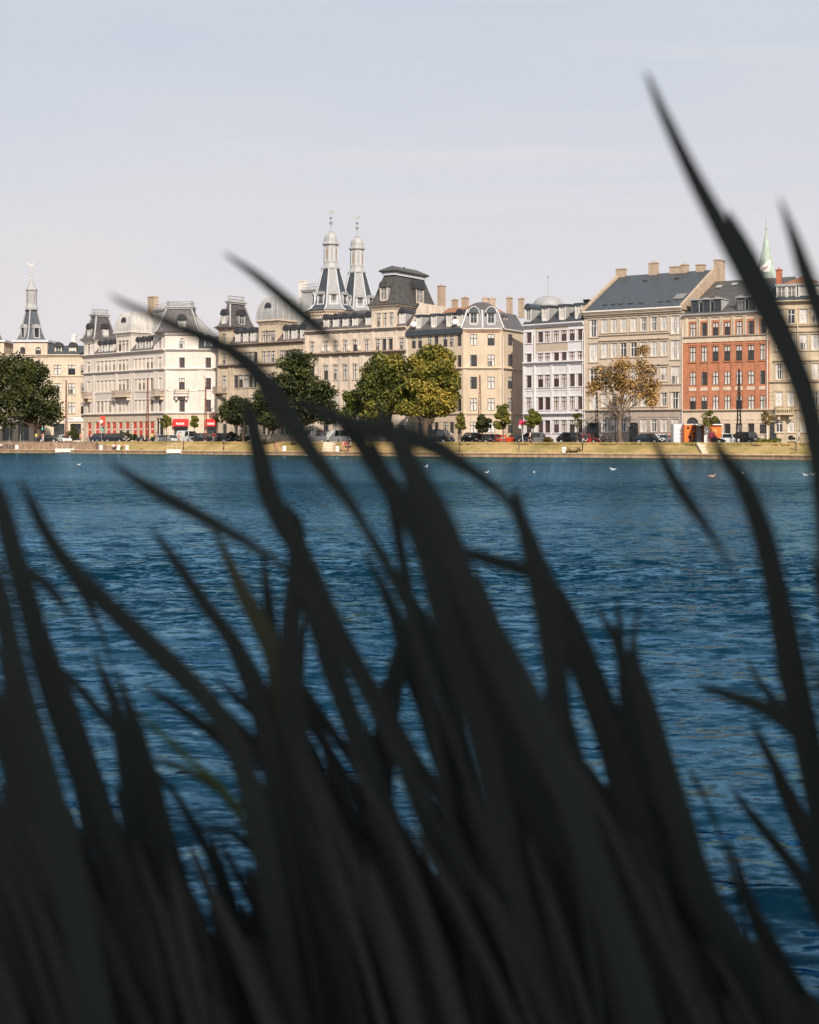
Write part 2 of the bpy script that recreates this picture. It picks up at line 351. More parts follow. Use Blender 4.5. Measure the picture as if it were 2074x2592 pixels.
        if hood == 'arch':
            n = 8; arc = [(R * math.cos(math.pi * i / n), h + R * 1.2 * math.sin(math.pi * i / n)) for i in range(n + 1)]
            m.prism_y(arc, -0.22, dep); m.box(-R, R, -0.16, dep, h - .06, h - .003)
        elif hood == 'gable':
            m.prism_y([(-R, h), (R, h), (R, h + .1), (0, h + .38), (-R, h + .1)], -.2, dep)
        else:
            m.loft([[(-R, -.15, h), (R, -.15, h), (R, -.15, h + .34), (-R, -.15, h + .34)], [(-R, dep, h + .2), (R, dep, h + .2), (R, dep, h + .5), (-R, dep, h + .5)]])
        m.obj('hood', hoodm, o, M)
        m = MB(); b = .07
        m.box(-a, -a + b, .06, .11, 0, h - .12); m.box(a - b, a, .06, .11, 0, h - .12); m.box(-.04, .04, .05, .11, 0, h - .12); m.box(-a + b, -.04, .06, .11, h * .6, h * .6 + .06); m.box(.04, a - b, .06, .11, h * .6, h * .6 + .06)
        m.obj('window_frame', fm, o, M)
        r = random.random(); MB().poly([(-a, .1, 0), (a, .1, 0), (a, .1, h - .12), (-a, .1, h - .12)]).obj('pane', glass or (m_gl_l if r < light else (m_gl_m if r < light + .2 else m_gl_d)), o, M)
        return o
    def balcony(s, par, u, z, wd, mt=None, out_=1.1, rail=None):
        mt = mt or m_stone_d; m = MB(); a = wd / 2
        m.box(-a, a, -out_, .003, -.25, 0); m.box(-a + .25, -a + .6, -out_ * .7, .003, -.9, -.253); m.box(a - .6, a - .25, -out_ * .7, .003, -.9, -.253)
        o = m.obj('balcony', mt, par, s.M @ Matrix.Translation((u, 0, z)))
        m = MB(); rail = rail or m_stone_d
        m.box(-a, a, -out_, -out_ + .08, .95, 1.05); m.box(-a, -a + .08, -out_ + .083, 0, .95, 1.05); m.box(a - .08, a, -out_ + .083, 0, .95, 1.05)
        k = max(4, int(wd / .28))
        for i in range(k + 1):
            x = -a + .05 + (wd - .1) * i / k; m.box(x - .04, x + .04, -out_ + .01, -out_ + .07, 0, .948)
        for i in range(1, 4):
            for sg in (-1, 1): x = sg * (a - .04); m.box(x - .03, x + .03, -out_ * i / 4 - .03, -out_ * i / 4 + .03, 0, .948)
        m.obj('railing', rail, o, WM[o.name]); return o
    def chimney(s, par, u, y, z0, z1, wd=1.0, dp=0.7, mt=None, pots=2):
        m = MB(); a, b = wd / 2, dp / 2; m.box(-a, a, -b, b, z0, z1 - .25); m.box(-a - .08, a + .08, -b - .08, b + .08, z1 - .25, z1 - .08)
        for i in range(pots):
            x = (i - (pots - 1) / 2) * min(.5, wd / max(pots, 1)); m.lathe([(.13, z1 - .08), (.11, z1 + .22)], 8, (x, 0))
        return m.obj('chimney', mt or m_chim, par, s.M @ Matrix.Translation((u, y, 0)))

def rect_ring(u0, u1, y0, y1, ins, z): return [(u0 + ins, y0 + ins, z), (u1 - ins, y0 + ins, z), (u1 - ins, y1 - ins, z), (u0 + ins, y1 - ins, z)]
def pavilion_roof(fac, par, u0, u1, y0, y1, prof, mt, rib=None, crest=True, rr=0.16, capm=None, name='pavilion_roof'):
    """prof = [(inset, z), ...] from the eave up; ribs run up its four corners"""
    m = MB(); m.loft([rect_ring(u0, u1, y0, y1, i, z) for i, z in prof], cap0=True, cap1=True); o = m.obj(name, mt, par, fac.M)
    if rib:
        for c in range(4):
            pts = [rect_ring(u0, u1, y0, y1, i, z)[c] for i, z in prof]; MB().tube(pts, rr, 6).obj('rib', rib, o, fac.M)
    i, z = prof[-1]
    if crest:
        m = MB(); cm = capm or m_zinc_l; k = 0.25
        m.box(u0 + i - k, u1 - i + k, y0 + i - k, y1 - i + k, z - .12, z + .15); m.box(u0 + i - k - .15, u1 - i + k + .15, y0 + i - k - .15, y1 - i + k + .15, z + .153, z + .42)
        m.obj('roof_rim', cm, o, fac.M); m = MB(); a0, a1, b0, b1 = u0 + i, u1 - i, y0 + i, y1 - i; zz = z + .42
        for (p, q) in (((a0, b0), (a1, b0)), ((a1, b0), (a1, b1)), ((a1, b1), (a0, b1)), ((a0, b1), (a0, b0))):
            for t in (0.35, 0.9): m.tube([(p[0], p[1], zz + t), (q[0], q[1], zz + t)], .045, 4)
            n = 7
            for j in range(n): x = p[0] + (q[0] - p[0]) * j / n; y = p[1] + (q[1] - p[1]) * j / n; m.tube([(x, y, zz), (x, y, zz + (1.25 if j == 0 else .95))], [.05, .03], 4)
        m.obj('crest_railing', m_zinc, o, fac.M)
    return o
def dome_roof(fac, par, u0, u1, y0, y1, z0, z1, mt, top=0.3, name='dome'):
    prof = []; n = 9; R = min(u1 - u0, y1 - y0) / 2
    for k in range(n): t = k / (n - 1) * math.pi / 2 * .86; prof.append((R * (1 - top) * (1 - math.cos(t)), z0 + (z1 - z0) * math.sin(t) / math.sin(math.pi / 2 * .86)))
    m = MB(); m.loft([rect_ring(u0, u1, y0, y1, i, z) for i, z in prof]); o = m.obj(name, mt, par, fac.M)
    for c in range(4): MB().tube([rect_ring(u0, u1, y0, y1, i, z)[c] for i, z in prof], .13, 6).obj('rib', m_zinc_l, o, fac.M)
    for q in (0.25, 0.5, 0.75):
        for side in (0, 1):
            pts = []
            for i, z in prof:
                r = rect_ring(u0, u1, y0, y1, i - .02, z); a, b = Vector(r[side]), Vector(r[side + 1]); pts.append(a.lerp(b, q))
            MB().tube(pts, .05, 4).obj('seam', m_zinc_l, o, fac.M)
    return o
def spire(par, M, prof, faces_m, rib_m, ph, n=8, rr=.13, name='spire'):
    """tapering roof of n faces; faces_m[j] is the material of face j"""
    ml = []; [ml.append(x) for x in faces_m if x not in ml]
    rings = [[(r * math.cos(ph + t * 2 * math.pi / n), r * math.sin(ph + t * 2 * math.pi / n), z) for t in range(n)] for r, z in prof]
    m = MB(); m.loft(rings); nf = n * (len(prof) - 1)
    for k in range(nf): m.m[k] = ml.index(faces_m[k % n])
    o = m.obj(name, ml, par, M)
    for j in range(n): MB().tube([r[j] for r in rings], rr, 5).obj('rib', rib_m, o, M)
    return o
# ---------------------------------------------------------------- buildings along the far shore
G = 2.0
def bld(name, label, fac, uc=None):
    p = fac.at(fac.W / 2 if uc is None else uc, 4, G); return thing(name, label, 'building', (p.x, p.y, p.z))
def pav(fac, par, mt, u0, u1, dep, z0, z1, trim, frieze=True):
    fac.wall('pavilion_wall', par, mt, u0, u1, z0, z1)
    m = MB(); e = .003
    m.poly([(u0, e, z0), (u0, dep, z0), (u0, dep, z1), (u0, e, z1)]); m.poly([(u1, e, z0), (u1, e, z1), (u1, dep, z1), (u1, dep, z0)]); m.poly([(u0, dep, z0), (u1, dep, z0), (u1, dep, z1), (u0, dep, z1)])
    m.obj('pavilion_flank', mt, par, fac.M)
    m = MB(); m.box(u0 - .25, u1 + .25, -.25, dep + .25, z1 - .5, z1 - .25); m.box(u0 - .5, u1 + .5, -.5, dep + .5, z1 - .247, z1)
    if frieze:
        n = int((u1 - u0) / .5)
        for i in range(n): x = u0 + .2 + (u1 - u0 - .4) * i / max(1, n - 1); m.box(x - .09, x + .09, -.22, -.003, z1 - .75, z1 - .503)
        n = int(dep / .5)
        for i in range(n): y = .2 + (dep - .4) * i / max(1, n - 1); m.box(u1 + .003, u1 + .22, y - .09, y + .09, z1 - .75, z1 - .503)
    m.obj('pavilion_cornice', trim, par, fac.M)
def rusticate(fac, par, mt, u0, u1, z0, z1, step=.55):
    k = int((z1 - z0) / step); m = MB()
    ops = [o for o in fac.ops]
    for i in range(1, k):
        z = z0 + i * step; cuts = sorted([(a, b) for a, b, c, d, q in ops if c - .05 < z < d + .05 and b > u0 and a < u1]); x = u0
        for a, b in cuts + [(u1, u1)]:
            if a - .17 > x: m.box(x, min(a - .17, u1), -.045, .003, z - step + .07, z - .003)
            x = b + .17
    if m.v: m.obj('stone_course', mt, par, fac.M)

# --- cream corner house with slender spire, far left
f1 = Fac(-75, 288, 212, 288)
b1 = bld('apartment_building', 'cream corner house with slate spire and weathercock at the far left of the shore', f1)
zc = f1.z(170, 903)
f1.row(b1, [146, 182, 100], 182, 924, 949, 1.45, tm=m_stone, light=.35); f1.row(b1, [146, 182, 100], 182, 970.6, 998, 1.45, tm=m_stone, light=.35); f1.row(b1, [146, 182, 100], 182, 1019, 1047, 1.45, tm=m_stone, light=.35)
f1.row(b1, [208.5], 182, 924, 949, .55); f1.row(b1, [208.5], 182, 970.6, 998, .55); f1.row(b1, [208.5], 182, 1019, 1047, .55)
f1.row(b1, [20, -20, 60], 182, 924, 949, 1.3, tm=m_stone, light=.35)
for c in (150, 192, 100, 60, 20, -25): f1.hole(f1.u(c), 2.3, 2.2, 3.4); MB().poly([(-1.1, .2, 0), (1.1, .2, 0), (1.1, .2, 3.4), (-1.1, .2, 3.4)]).obj('shop_window', m_gl_d, b1, f1.M @ Matrix.Translation((f1.u(c), 0, 2.3)))
f1.wall('wall', b1, m_cream, 0, f1.W, G, zc); f1.body(b1, m_cream, 0, f1.W, 11, G, zc)
f1.strip('cornice', b1, m_stone, 0, f1.W, zc, .5, .5, steps=3); f1.strip('string_course', b1, m_stone, 0, f1.W, f1.z(170, 953), .3, .2); f1.strip('string_course', b1, m_stone, 0, f1.W, f1.z(170, 1056), .35, .25)
f1.mansard(b1, m_slate, f1.u(121), f1.W, zc + .5, f1.z(170, 874), 1.3, dep=9)
for c in (147.8, 184): f1.dormer(b1, f1.u(c), f1.z(170, 899.5), 1.1, 1.75, y=.1, dep=1.6, face=m_stone, cheek=m_slate)
f1.chimney(b1, f1.u(176), 4, zc + 2, f1.z(176, 848, 4), .8, .7, m_trim_w)
MB().box(-1.9, 1.9, -.25, -.05, 0, 0.95).obj('shop_sign', m_sign, b1, f1.M @ Matrix.Translation((f1.u(191), 0, f1.z(191, 1067))))
sgn = MB()
for i, (x, wd_) in enumerate(((-1.6, .2), (-1.32, .12), (-1.1, .16), (-.85, .1), (-.68, .16), (-.45, .1), (0.1, 1.1))): sgn.box(x, x + wd_, -.27, -.252, .3 if i < 6 else .42, .7 if i < 6 else .5)
sgn.obj('lettering', m_stone_d, b1, f1.M @ Matrix.Translation((f1.u(191), 0, f1.z(191, 1067))))
def corner_tower(fac, par, px0, px1, wall_m):
    u0, u1 = fac.u(px0), fac.u(px1); z1 = fac.z(px1, 866); wd_ = u1 - u0; uc = (u0 + u1) / 2
    for q in (-.23, .23): fac.win(par, uc + wd_ * q, fac.z(90, 902), 1.15, 1.9, 'arch', tm=None, light=.2)
    fac.wall('tower_wall', par, wall_m, u0, u1, zc, z1, y=-.25)
    m = MB(); m.poly([(u0, -.25, zc), (u0, wd_, zc), (u0, wd_, z1), (u0, -.25, z1)]); m.poly([(u1, -.25, zc), (u1, wd_, zc), (u1, wd_, z1), (u1, -.25, z1)]); m.poly([(u0, wd_, zc), (u1, wd_, zc), (u1, wd_, z1), (u0, wd_, z1)]); m.obj('tower_flank', wall_m, par, fac.M)
    fac.box('tower_cornice', par, m_rib, u0 - .35, u1 + .35, -.6, wd_ + .35, z1, z1 + .45)
    T = fac.M @ Matrix.Translation((uc - .7, wd_ / 2 - .12, 0)); s_ = 288 / F; zz = lambda y: CH + (HY - y) * (288 + wd_ / 2) / F; r = lambda px: px * s_ * 1.02
    spire(par, T, [(r(43), z1 + .46), (r(34), zz(856)), (r(27), zz(842)), (r(22), zz(820)), (r(14), zz(785))], [m_slate_t] * 4, m_zinc_l, rad(-90), n=4, rr=.15)
    L_ = MB(); L_.lathe([(r(16), zz(785)), (r(16), zz(781)), (r(13), zz(772)), (r(13), zz(737)), (r(15), zz(736)), (r(15), zz(733)), (r(11), zz(727)), (r(5), zz(715)), (r(.8), zz(708))], 8, ph=rad(22.5)); ln = L_.obj('lantern', m_zinc_l, par, T)
    for k in range(8):
        Mx = T @ Matrix.Rotation(rad(45 * k), 4, 'Z'); MB().box(-.28, .28, -r(12.3) * 1.0, -r(12), zz(765), zz(745)).obj('louvre', m_zinc, ln, Mx)
    m = MB(); m.tube([(0, 0, zz(709)), (0, 0, zz(668))], [.09, .05], 5); m.ball((0, 0, zz(688)), .22); m.ball((0, 0, zz(697)), .16)
    zt = zz(669.5); m.prism_y([(-.9, zt + .15), (-.55, zt + .5), (-.35, zt + .1), (.15, zt + .05), (.45, zt + .6), (.75, zt + .45), (.5, zt - .35), (-.3, zt - .45)], -.06, .06); m.obj('weathercock', m_gilt, par, T)
    for k in (-45, 45):
        Mx = T @ Matrix.Rotation(rad(k), 4, 'Z'); m = MB(); d0 = r(24); m.box(-.75, -.5, -d0 - .1, -d0 + 1.6, zz(855), zz(832)); m.box(.5, .75, -d0 - .1, -d0 + 1.6, zz(855), zz(832)); m.box(-.75, .75, -d0 - .2, -d0 + 1.6, zz(855) - .25, zz(855) - .003)
        m.prism_y([(.85 * math.cos(t * math.pi / 8), zz(832) + .85 * math.sin(t * math.pi / 8)) for t in range(9)], -d0 - .2, -d0 + 1.6); d = m.obj('dormer', m_zinc_l, par, Mx)
        MB().box(-.5, .5, -d0, -d0 + 1.2, zz(855), zz(832)).obj('pane', m_gl_d, d, Mx)
corner_tower(f1, b1, 35, 121, m_cream); corner_tower(f1, b1, -75, 11, m_cream)

# --- white corner building with red shop posters
fl, ff = Fac(212, 284, 419, 264), Fac(419, 264, 553, 264)
b2 = bld('corner_building', 'white stucco corner building with mansard pavilions and red awnings at street level', ff, 2)
zc, z2, z3, zp = ff.z(419, 889), ff.z(419, 936.5), ff.z(419, 1048), ff.z(419, 842)
groups = [226, 249.2, 259.1, 269.1, 278.9, 289.3, 304.3, 313.6, 323, 344.2, 354.2, 364.6, 374.6, 385, 406]
for t, bt in ((904, 932), (956, 986), (1010.7, 1042)):
    fl.row(b2, groups, 406, t, bt, .95, tm=m_trim_w, fm=m_stone, light=.55); ff.row(b2, [461, 527.4], 461, t + .8, bt + .5, 1.1, tm=m_trim_w, fm=m_fr_red, light=.0)
fl.row(b2, [226], 226, 870, 897, 1.0, tm=m_trim_w, fm=m_fr_red); fl.row(b2, [304.3, 313.6, 323], 313, 862, 889, 1.0, tm=m_trim_w, fm=m_fr_red); fl.row(b2, [406], 406, 855.5, 884, 1.0, tm=m_trim_w, fm=m_fr_red)
ff.row(b2, [461], 461, 856, 882, 1.0, kind='arch', tm=m_trim_w, light=.1)
for c in (226.7, 246.8, 274.9, 289.3, 305.5, 323, 341.9, 356.5, 371, 385.5):
    u = fl.u(c); fl.hole(u, 2.6, 1.25, 3.5, 'sego'); Mx = fl.M @ Matrix.Translation((u, 0, 2.4))
    o = MB().poly([(-.6, .17, .2), (.6, .17, .2), (.6, .17, 3.6), (-.6, .17, 3.6)]).obj('shop_window', m_gl_d, b2, Mx)
    MB().box(-.52, .52, .1, .14, .95 if c not in (305.5, 323) else 2.0, 3.5).obj('poster', m_redp, o, Mx)
    m = MB()
    for q in range(4): m.box(-.36 + q * .19, -.22 + q * .19, .085, .098, 1.9 + .03 * q, 2.15 + .03 * q)
    m.obj('lettering', m_sign, o, Mx)
u = ff.u(404); fl.hole(fl.u(405), 2.3, 2.2, 4.2); MB().poly([(-1.1, .2, 0), (1.1, .2, 0), (1.1, .2, 4.2), (-1.1, .2, 4.2)]).obj('shop_window', m_gl_d, b2, fl.M @ Matrix.Translation((fl.u(405), 0, 2.3)))
for (xa, xb) in ((439, 478), (521, 549)):
    ua, ub = ff.u(xa), ff.u(xb); wd_ = ub - ua; ff.hole((ua + ub) / 2, 2.05, wd_ - .3, 4.0); Mx = ff.M @ Matrix.Translation(((ua + ub) / 2, 0, 0)); a = wd_ / 2
    MB().poly([(-a, .2, 2.05), (a, .2, 2.05), (a, .2, 6.2), (-a, .2, 6.2)]).obj('shop_window', m_gl_d, b2, Mx)
    zt, zb = ff.z(460, 1063.5), ff.z(460, 1079)
    m = MB(); m.loft([[(-a, -.05, zt + .25), (-a, -1.0, zt - .1), (-a, -1.0, zb), (-a, -.05, zb + .35)], [(a, -.05, zt + .25), (a, -1.0, zt - .1), (a, -1.0, zb), (a, -.05, zb + .35)]]); aw = m.obj('awning', m_red, b2, Mx)
    m = MB()
    for q in range(7): m.box(-.75 + q * .22, -.59 + q * .22, -1.02, -1.003, zb + .42 + .03 * (q % 2), zb + .7 - .04 * (q % 3))
    m.box(-.75, .8, -1.02, -1.003, zb + .3, zb + .38); m.obj('lettering', m_sign, aw, Mx)
fl.wall('wall', b2, m_white, 0, fl.W, z3, zc); fl.wall('shop_wall', b2, m_cream, 0, fl.W, G, z3); ff.wall('wall', b2, m_white, 0, ff.W, z3, zc); ff.wall('shop_wall', b2, m_cream, 0, ff.W, G, z3)
fl.body(b2, m_white, 0, fl.W - 2, 13, G, zc); ff.body(b2, m_white, .5, ff.W, 13, G, zc)
for f_ in (fl, ff):
    f_.strip('cornice', b2, m_trim_w, 0, f_.W, zc, .45, .55, steps=3); f_.strip('string_course', b2, m_trim_w, 0, f_.W, z2, .4, .4, steps=2); f_.strip('string_course', b2, m_trim_w, 0, f_.W, z3, .35, .35, steps=2); f_.strip('string_course', b2, m_trim_w, 0, f_.W, z3 + 4.3, .14, .1)
    rusticate(f_, b2, m_cream, 0, f_.W, G, z3 - .1)
for c in (237, 295, 332, 340, 392, 399): fl.box('pilaster', b2, m_white, fl.u(c) - .3, fl.u(c) + .3, -.12, .003, z3 + .36, z2 - .003)
for c in (419.8, 503, 512): ff.box('pilaster', b2, m_white, ff.u(c) + .0, ff.u(c) + .55, -.1, .003, z3 + .36, z2 - .003)
zb2 = ff.z(461, 1000)
ff.balcony(b2, ff.u(461), zb2, 2.7, m_trim_w, rail=m_stone_d)
for c, wd_ in ((226, 2.4), (313.6, 5.2), (406, 3.0)): fl.balcony(b2, fl.u(c), fl.z(c, 999.5 if c > 400 else (1002 if c > 300 else 1006)), wd_, m_stone, rail=m_stone_d)
u0, u1 = fl.u(213), fl.u(240); pav(fl, b2, m_white, u0, u1, 5.0, zc + .45, zp, m_trim_w)
pavilion_roof(fl, b2, u0, u1, 0, 5.0, [(-.7, zp), (-.15, zp + .45), (.25, zp + 1.5), (.7, zp + 3.2), (1.1, zp + 4.8)], m_slate_p, m_zinc_l)
sd_ = fl.side(u1, 0, 5.0); sd_.dormer(b2, 2.5, zp + .75, 1.1, 1.5, y=-.1, dep=1.2, cheek=m_zinc, face=m_zinc_l); fl.dormer(b2, (u0 + u1) / 2, zp + .75, 1.1, 1.5, y=-.1, dep=1.2, cheek=m_zinc, face=m_zinc_l)
v0, v1 = fl.u(295), fl.u(332); pav(fl, b2, m_white, v0, v1, 5.3, zc + .45, zp + .9, m_trim_w); dome_roof(fl, b2, v0 - .2, v1 + .2, -.2, 5.5, zp + .95, zp + 4.9, m_zinc_w); fl.dormer(b2, (v0 + v1) / 2, zp + 1.1, .95, 1.7, y=.1, dep=1.5, cheek=m_zinc_l, face=m_zinc_l)
x0, x1 = fl.u(389), fl.W; fl.wall('pavilion_wall', b2, m_white, x0, x1, zc + .45, zp)
x2 = ff.u(503); ff.wall('pavilion_wall', b2, m_white, 0, x2, zc + .45, zp); MB().poly([(x2, .003, zc), (x2, .003, zp), (x2, 7, zp), (x2, 7, zc)]).obj('pavilion_flank', m_white, b2, ff.M)
ff.strip('pavilion_cornice', b2, m_trim_w, -.1, x2 + .3, zp - .45, .45, .5, steps=2); fl.strip('pavilion_cornice', b2, m_trim_w, x0, x1, zp - .45, .445, .5, steps=2)
pavilion_roof(ff, b2, -1.6, x2, -.1, 6.5, [(-.6, zp), (-.05, zp + .4), (.4, zp + 1.4), (1.0, zp + 3.2), (1.6, zp + 4.7)], m_slate_p, m_zinc_l)
ff.dormer(b2, ff.u(461), zp + .9, 1.3, 1.5, y=0, dep=1.5, cheek=m_zinc, face=m_zinc_l)
for a, b, cs in ((u1, v0, (254.5, 269, 283.5)), (v1, x0, (350.7, 364.6, 379.7))):
    fl.mansard(b2, m_slate_p, a, b, zc + .45, zp - .2, 2.8, dep=11)
    for c in cs: fl.dormer(b2, fl.u(c), zc + .75, .85, 1.55, y=.0, dep=2.6, cheek=m_zinc_w)
ff.mansard(b2, m_slate, x2, ff.W, zc + .45, zp - .6, 1.5, dep=10); ff.dormer(b2, ff.u(527), zc + .7, 1.1, 1.4, y=.0, dep=1.6)
MB().loft([[(x2 - 2, 3, zp - .5), (x2 - 2, 3, zp + 4.3), (ff.u(539), 3, zp - .5)], [(x2 - 2, 10, zp - .5), (x2 - 2, 10, zp + 4.3), (ff.u(539), 10, zp - .5)]]).obj('hip_roof', m_zinc_l, b2, ff.M)
w0, w1 = fl.u(322), fl.u(392); pavilion_roof(fl, b2, w0, w1, 4.5, 11, [(-.3, zp - .3), (.6, zp + 2.4), (1.2, zp + 5.1)], m_zinc, m_zinc_l); fl.chimney(b2, fl.u(388, 7), 7, zp + 4, fl.z(388, 750, 7), 2.0, 1.2, m_chim, pots=0)

# --- weathered sandstone block with pavilion and square dome
g = Fac(553, 258.5, 773, 245.4)
b3 = bld('ornate_building', 'weathered beige block with square dome between mansard pavilions behind the dark trees', g)
zc, z2, z3 = g.z(608, 877), g.z(705.5, 923.5), g.z(608, 1050)
cols = [569, 598, 610.5, 622.5, 635, 647.5, 669.6, 680.9, 692.4, 715, 727, 739, 751, 763]
g.row(b3, cols, 681, 889, 920, 1.0, tm=m_beige, light=.5); g.row(b3, cols, 623, 949, 981, 1.05, tm=m_beige, light=.5); g.row(b3, cols, 623, 1008, 1042, 1.05, tm=m_beige, light=.4); g.row(b3, cols, 623, 1070, 1100, 1.2, kind='arch', tm=m_beige, light=.3)
zp = g.z(582.6, 827); zd = g.z(703, 808)
g.row(b3, [569], 569, 845, 874, .9, tm=m_beige); g.row(b3, [669.6, 681.5, 693.4], 682, 838, 866, .95, tm=m_beige, light=.5)
g.wall('wall', b3, m_beige, 0, g.W, G, zc); g.body(b3, m_beige, 0, g.W, 13, G, zc)
g.strip('cornice', b3, m_stone_d, 0, g.W, zc, .5, .6, steps=3); g.strip('string_course', b3, m_stone_d, 0, g.W, z2, .5, .55, steps=2); g.strip('string_course', b3, m_stone_d, 0, g.W, z3, .35, .35, steps=2)
rusticate(g, b3, m_beige, 0, g.W, G, z3 - .1)
for c in (554.5, 583, 591, 653, 658, 700, 707, 771): g.box('pilaster', b3, m_beige, g.u(c) - .25, g.u(c) + .25, -.15, .003, z3 + .36, z2 - .003)
g.balcony(b3, g.u(562), g.z(562, 993), 2.8, m_stone_d, rail=m_stone_d)
u0, u1 = g.u(554), g.u(583); pav(g, b3, m_beige, u0, u1, 6.0, zc + .5, zp, m_stone_d)
pavilion_roof(g, b3, u0, u1, 0, 6.0, [(-.7, zp), (-.1, zp + .4), (.3, zp + 1.4), (.75, zp + 3.1), (1.15, zp + 4.5)], m_slate_p, m_zinc_l)
g.side(u1, 0, 6.0).dormer(b3, 3, zp + .7, 1.2, 1.6, y=-.1, dep=1.2, cheek=m_zinc, face=m_zinc_l); g.dormer(b3, (u0 + u1) / 2, zp + .7, 1.1, 1.6, y=-.1, dep=1.2, cheek=m_zinc, face=m_zinc_l)
v0, v1 = g.u(655), g.u(703); pav(g, b3, m_beige, v0, v1, 5.6, zc + .5, zd, m_stone); dome_roof(g, b3, v0 - .3, v1 + .3, -.3, 5.9, zd + .02, zd + 4.2, m_zinc); g.dormer(b3, (v0 + v1) / 2, zd + .2, 1.05, 1.9, y=.1, dep=1.6, cheek=m_zinc, face=m_zinc_l)
for a, b, cs in ((u1, v0, (602, 622, 640.6)), (v1, g.W, (725, 745, 767))):
    g.mansard(b3, m_slate_p, a, b, zc + .5, g.z(745, 824) , 3.0, dep=11)
    for c in cs: g.dormer(b3, g.u(c), zc + .8, .9, 1.7, y=.0, dep=2.9, cheek=m_zinc, light=.8)
w0, w1 = g.u(690), g.u(775); pavilion_roof(g, b3, w0, w1, 5, 13, [(-.3, zp), (.8, zp + 3.5), (1.5, g.z(760, 739, 6))], m_zinc, m_zinc_l); g.chimney(b3, g.u(767, 8), 8, zp + 5, g.z(767, 710, 8), 1.3, .9, m_trim_w, pots=0)

# --- palatial block with the twin spires
h = Fac(773, 245.4, 1031, 234)
b4 = bld('palatial_building', 'pale sandstone palatial block with twin bell lantern spires and olive mansard tower', h)
zc, z2, z3 = h.z(1028, 833.5), h.z(1027, 892), h.z(900, 1048)
cols = [791.8, 826, 850.2, 875, 899.6, 930.3, 957.7, 973.3, 989.6, 1018]
h.row(b4, cols, 900, 861, 892.5, .85, kind='seg', tm=m_pink, light=.55); h.row(b4, cols, 900, 923, 960, .9, kind='seg', tm=m_pink, light=.55); h.row(b4, cols, 875, 990, 1024, .9, kind='seg', tm=m_pink, light=.5); h.row(b4, cols, 900, 1066, 1098, 1.1, tm=m_pink, light=.4)
zt = h.z(1005, 769.4)
h.row(b4, [959.7, 975.8, 991.9], 976, 792, 828, .75, kind='arch', tm=m_pink, light=.8)
h.wall('wall', b4, m_pink, 0, h.W, G, zc); h.body(b4, m_pink, 0, h.W, 14, G, zc)
h.strip('cornice', b4, m_pink, 0, h.W, zc, .55, .6, steps=3); h.strip('string_course', b4, m_stone_d, 0, h.W, z2, .5, .7, steps=2); h.strip('string_course', b4, m_stone_d, 0, h.W, z3, .35, .35, steps=2)
rusticate(h, b4, m_pink, 0, h.W, G, z3 - .1)
for c in (776, 812, 838, 862.5, 887.5, 915, 921, 944, 1005, 1028): h.box('pilaster', b4, m_pink, h.u(c) - .28, h.u(c) + .28, -.16, .003, z3 + .36, z2 - .003)
for c in (776, 838, 862.5, 887.5, 915, 944, 1005, 1028): h.box('pilaster', b4, m_pink, h.u(c) - .25, h.u(c) + .25, -.1, .003, z2 + .51, zc - .003)
for c in (822, 838, 862.5, 887.5, 914): MB().ball((0, 0, 0), (.35, .3, .45), 8, 5).obj('urn', m_pink, b4, h.M @ Matrix.Translation((h.u(c), -.5, z2 + .95)))
a0, a1 = h.u(941), h.u(1005)
h.mansard(b4, m_slate_p, h.u(805), a0, zc + .55, h.z(898, 781), 3.6, dep=13); h.mansard(b4, m_slate_p, 0, h.u(805), zc + .55, h.z(898, 800), 1.2, dep=12, name='side_roof'); h.mansard(b4, m_slate_p, a1, h.W, zc + .55, h.z(1018, 782), 3.6, dep=13)
for c in (825, 849, 873.5, 898, 932): h.dormer(b4, h.u(c), h.z(898, 829), .85, 1.75, y=.15, dep=3.4, cheek=m_zinc, light=.9)
h.dormer(b4, h.u(1017.6), h.z(1018, 820), .85, 1.9, y=.15, dep=3.4, cheek=m_zinc, light=.8)
pav(h, b4, m_pink, a0, a1, 12.5, zc + .55, zt, m_stone)
ztop = zt + 5.1
pavilion_roof(h, b4, a0, a1, 0, 12.5, [(-.7, zt), (0.0, zt + .5), (.45, zt + 1.7), (1.0, zt + 3.5), (1.5, ztop)], m_slate_g, None, crest=False)
h.box('roof_rim', b4, m_rib, a0 + 1.25, a1 - 1.25, 1.2, 11.3, ztop, ztop + .55)
m = MB(); m.loft([rect_ring(a0 + .95, a1 - .95, .9, 11.6, i, z) for i, z in ((0, ztop + .553), (-.1, ztop + .75), (0, ztop + .9), (1.5, ztop + 1.7))]); m.obj('roof_cap', m_slate_g, b4, h.M)
MB().ball((0, 0, 0), .16).obj('finial', m_slate_g, b4, h.M @ Matrix.Translation(((a0 + a1) / 2, 6.2, ztop + 1.8)))
h.side(a1, 0, 12.5).dormer(b4, 7.0, zt + .8, 2.1, 2.3, y=-.15, dep=1.6, hood='arch', hoodm=m_hood, cheek=m_slate_g, face=m_pink, light=0, glass=m_gl_m); h.dormer(b4, (a0 + a1) / 2 , zt + .8, 1.2, 2.2, y=-.15, dep=1.4, hoodm=m_slate_g, cheek=m_zinc, face=m_pink, glass=m_gl_m)
MB().loft([[(h.W - .25, 0, zc), (h.W - .25, 12.5, zc), (h.W - .25, 12.5, zt + .4), (h.W - .25, 4.5, zt + .4)], [(h.W + .1, 0, zc), (h.W + .1, 12.5, zc), (h.W + .1, 12.5, zt + .4), (h.W + .1, 4.5, zt + .4)]]).obj('fire_wall', m_pink, b4, h.M)
h.chimney(b4, h.u(1118, 12), 12, zt - 2, h.z(1118, 722, 12), .9, 1.3, m_chim, pots=1)
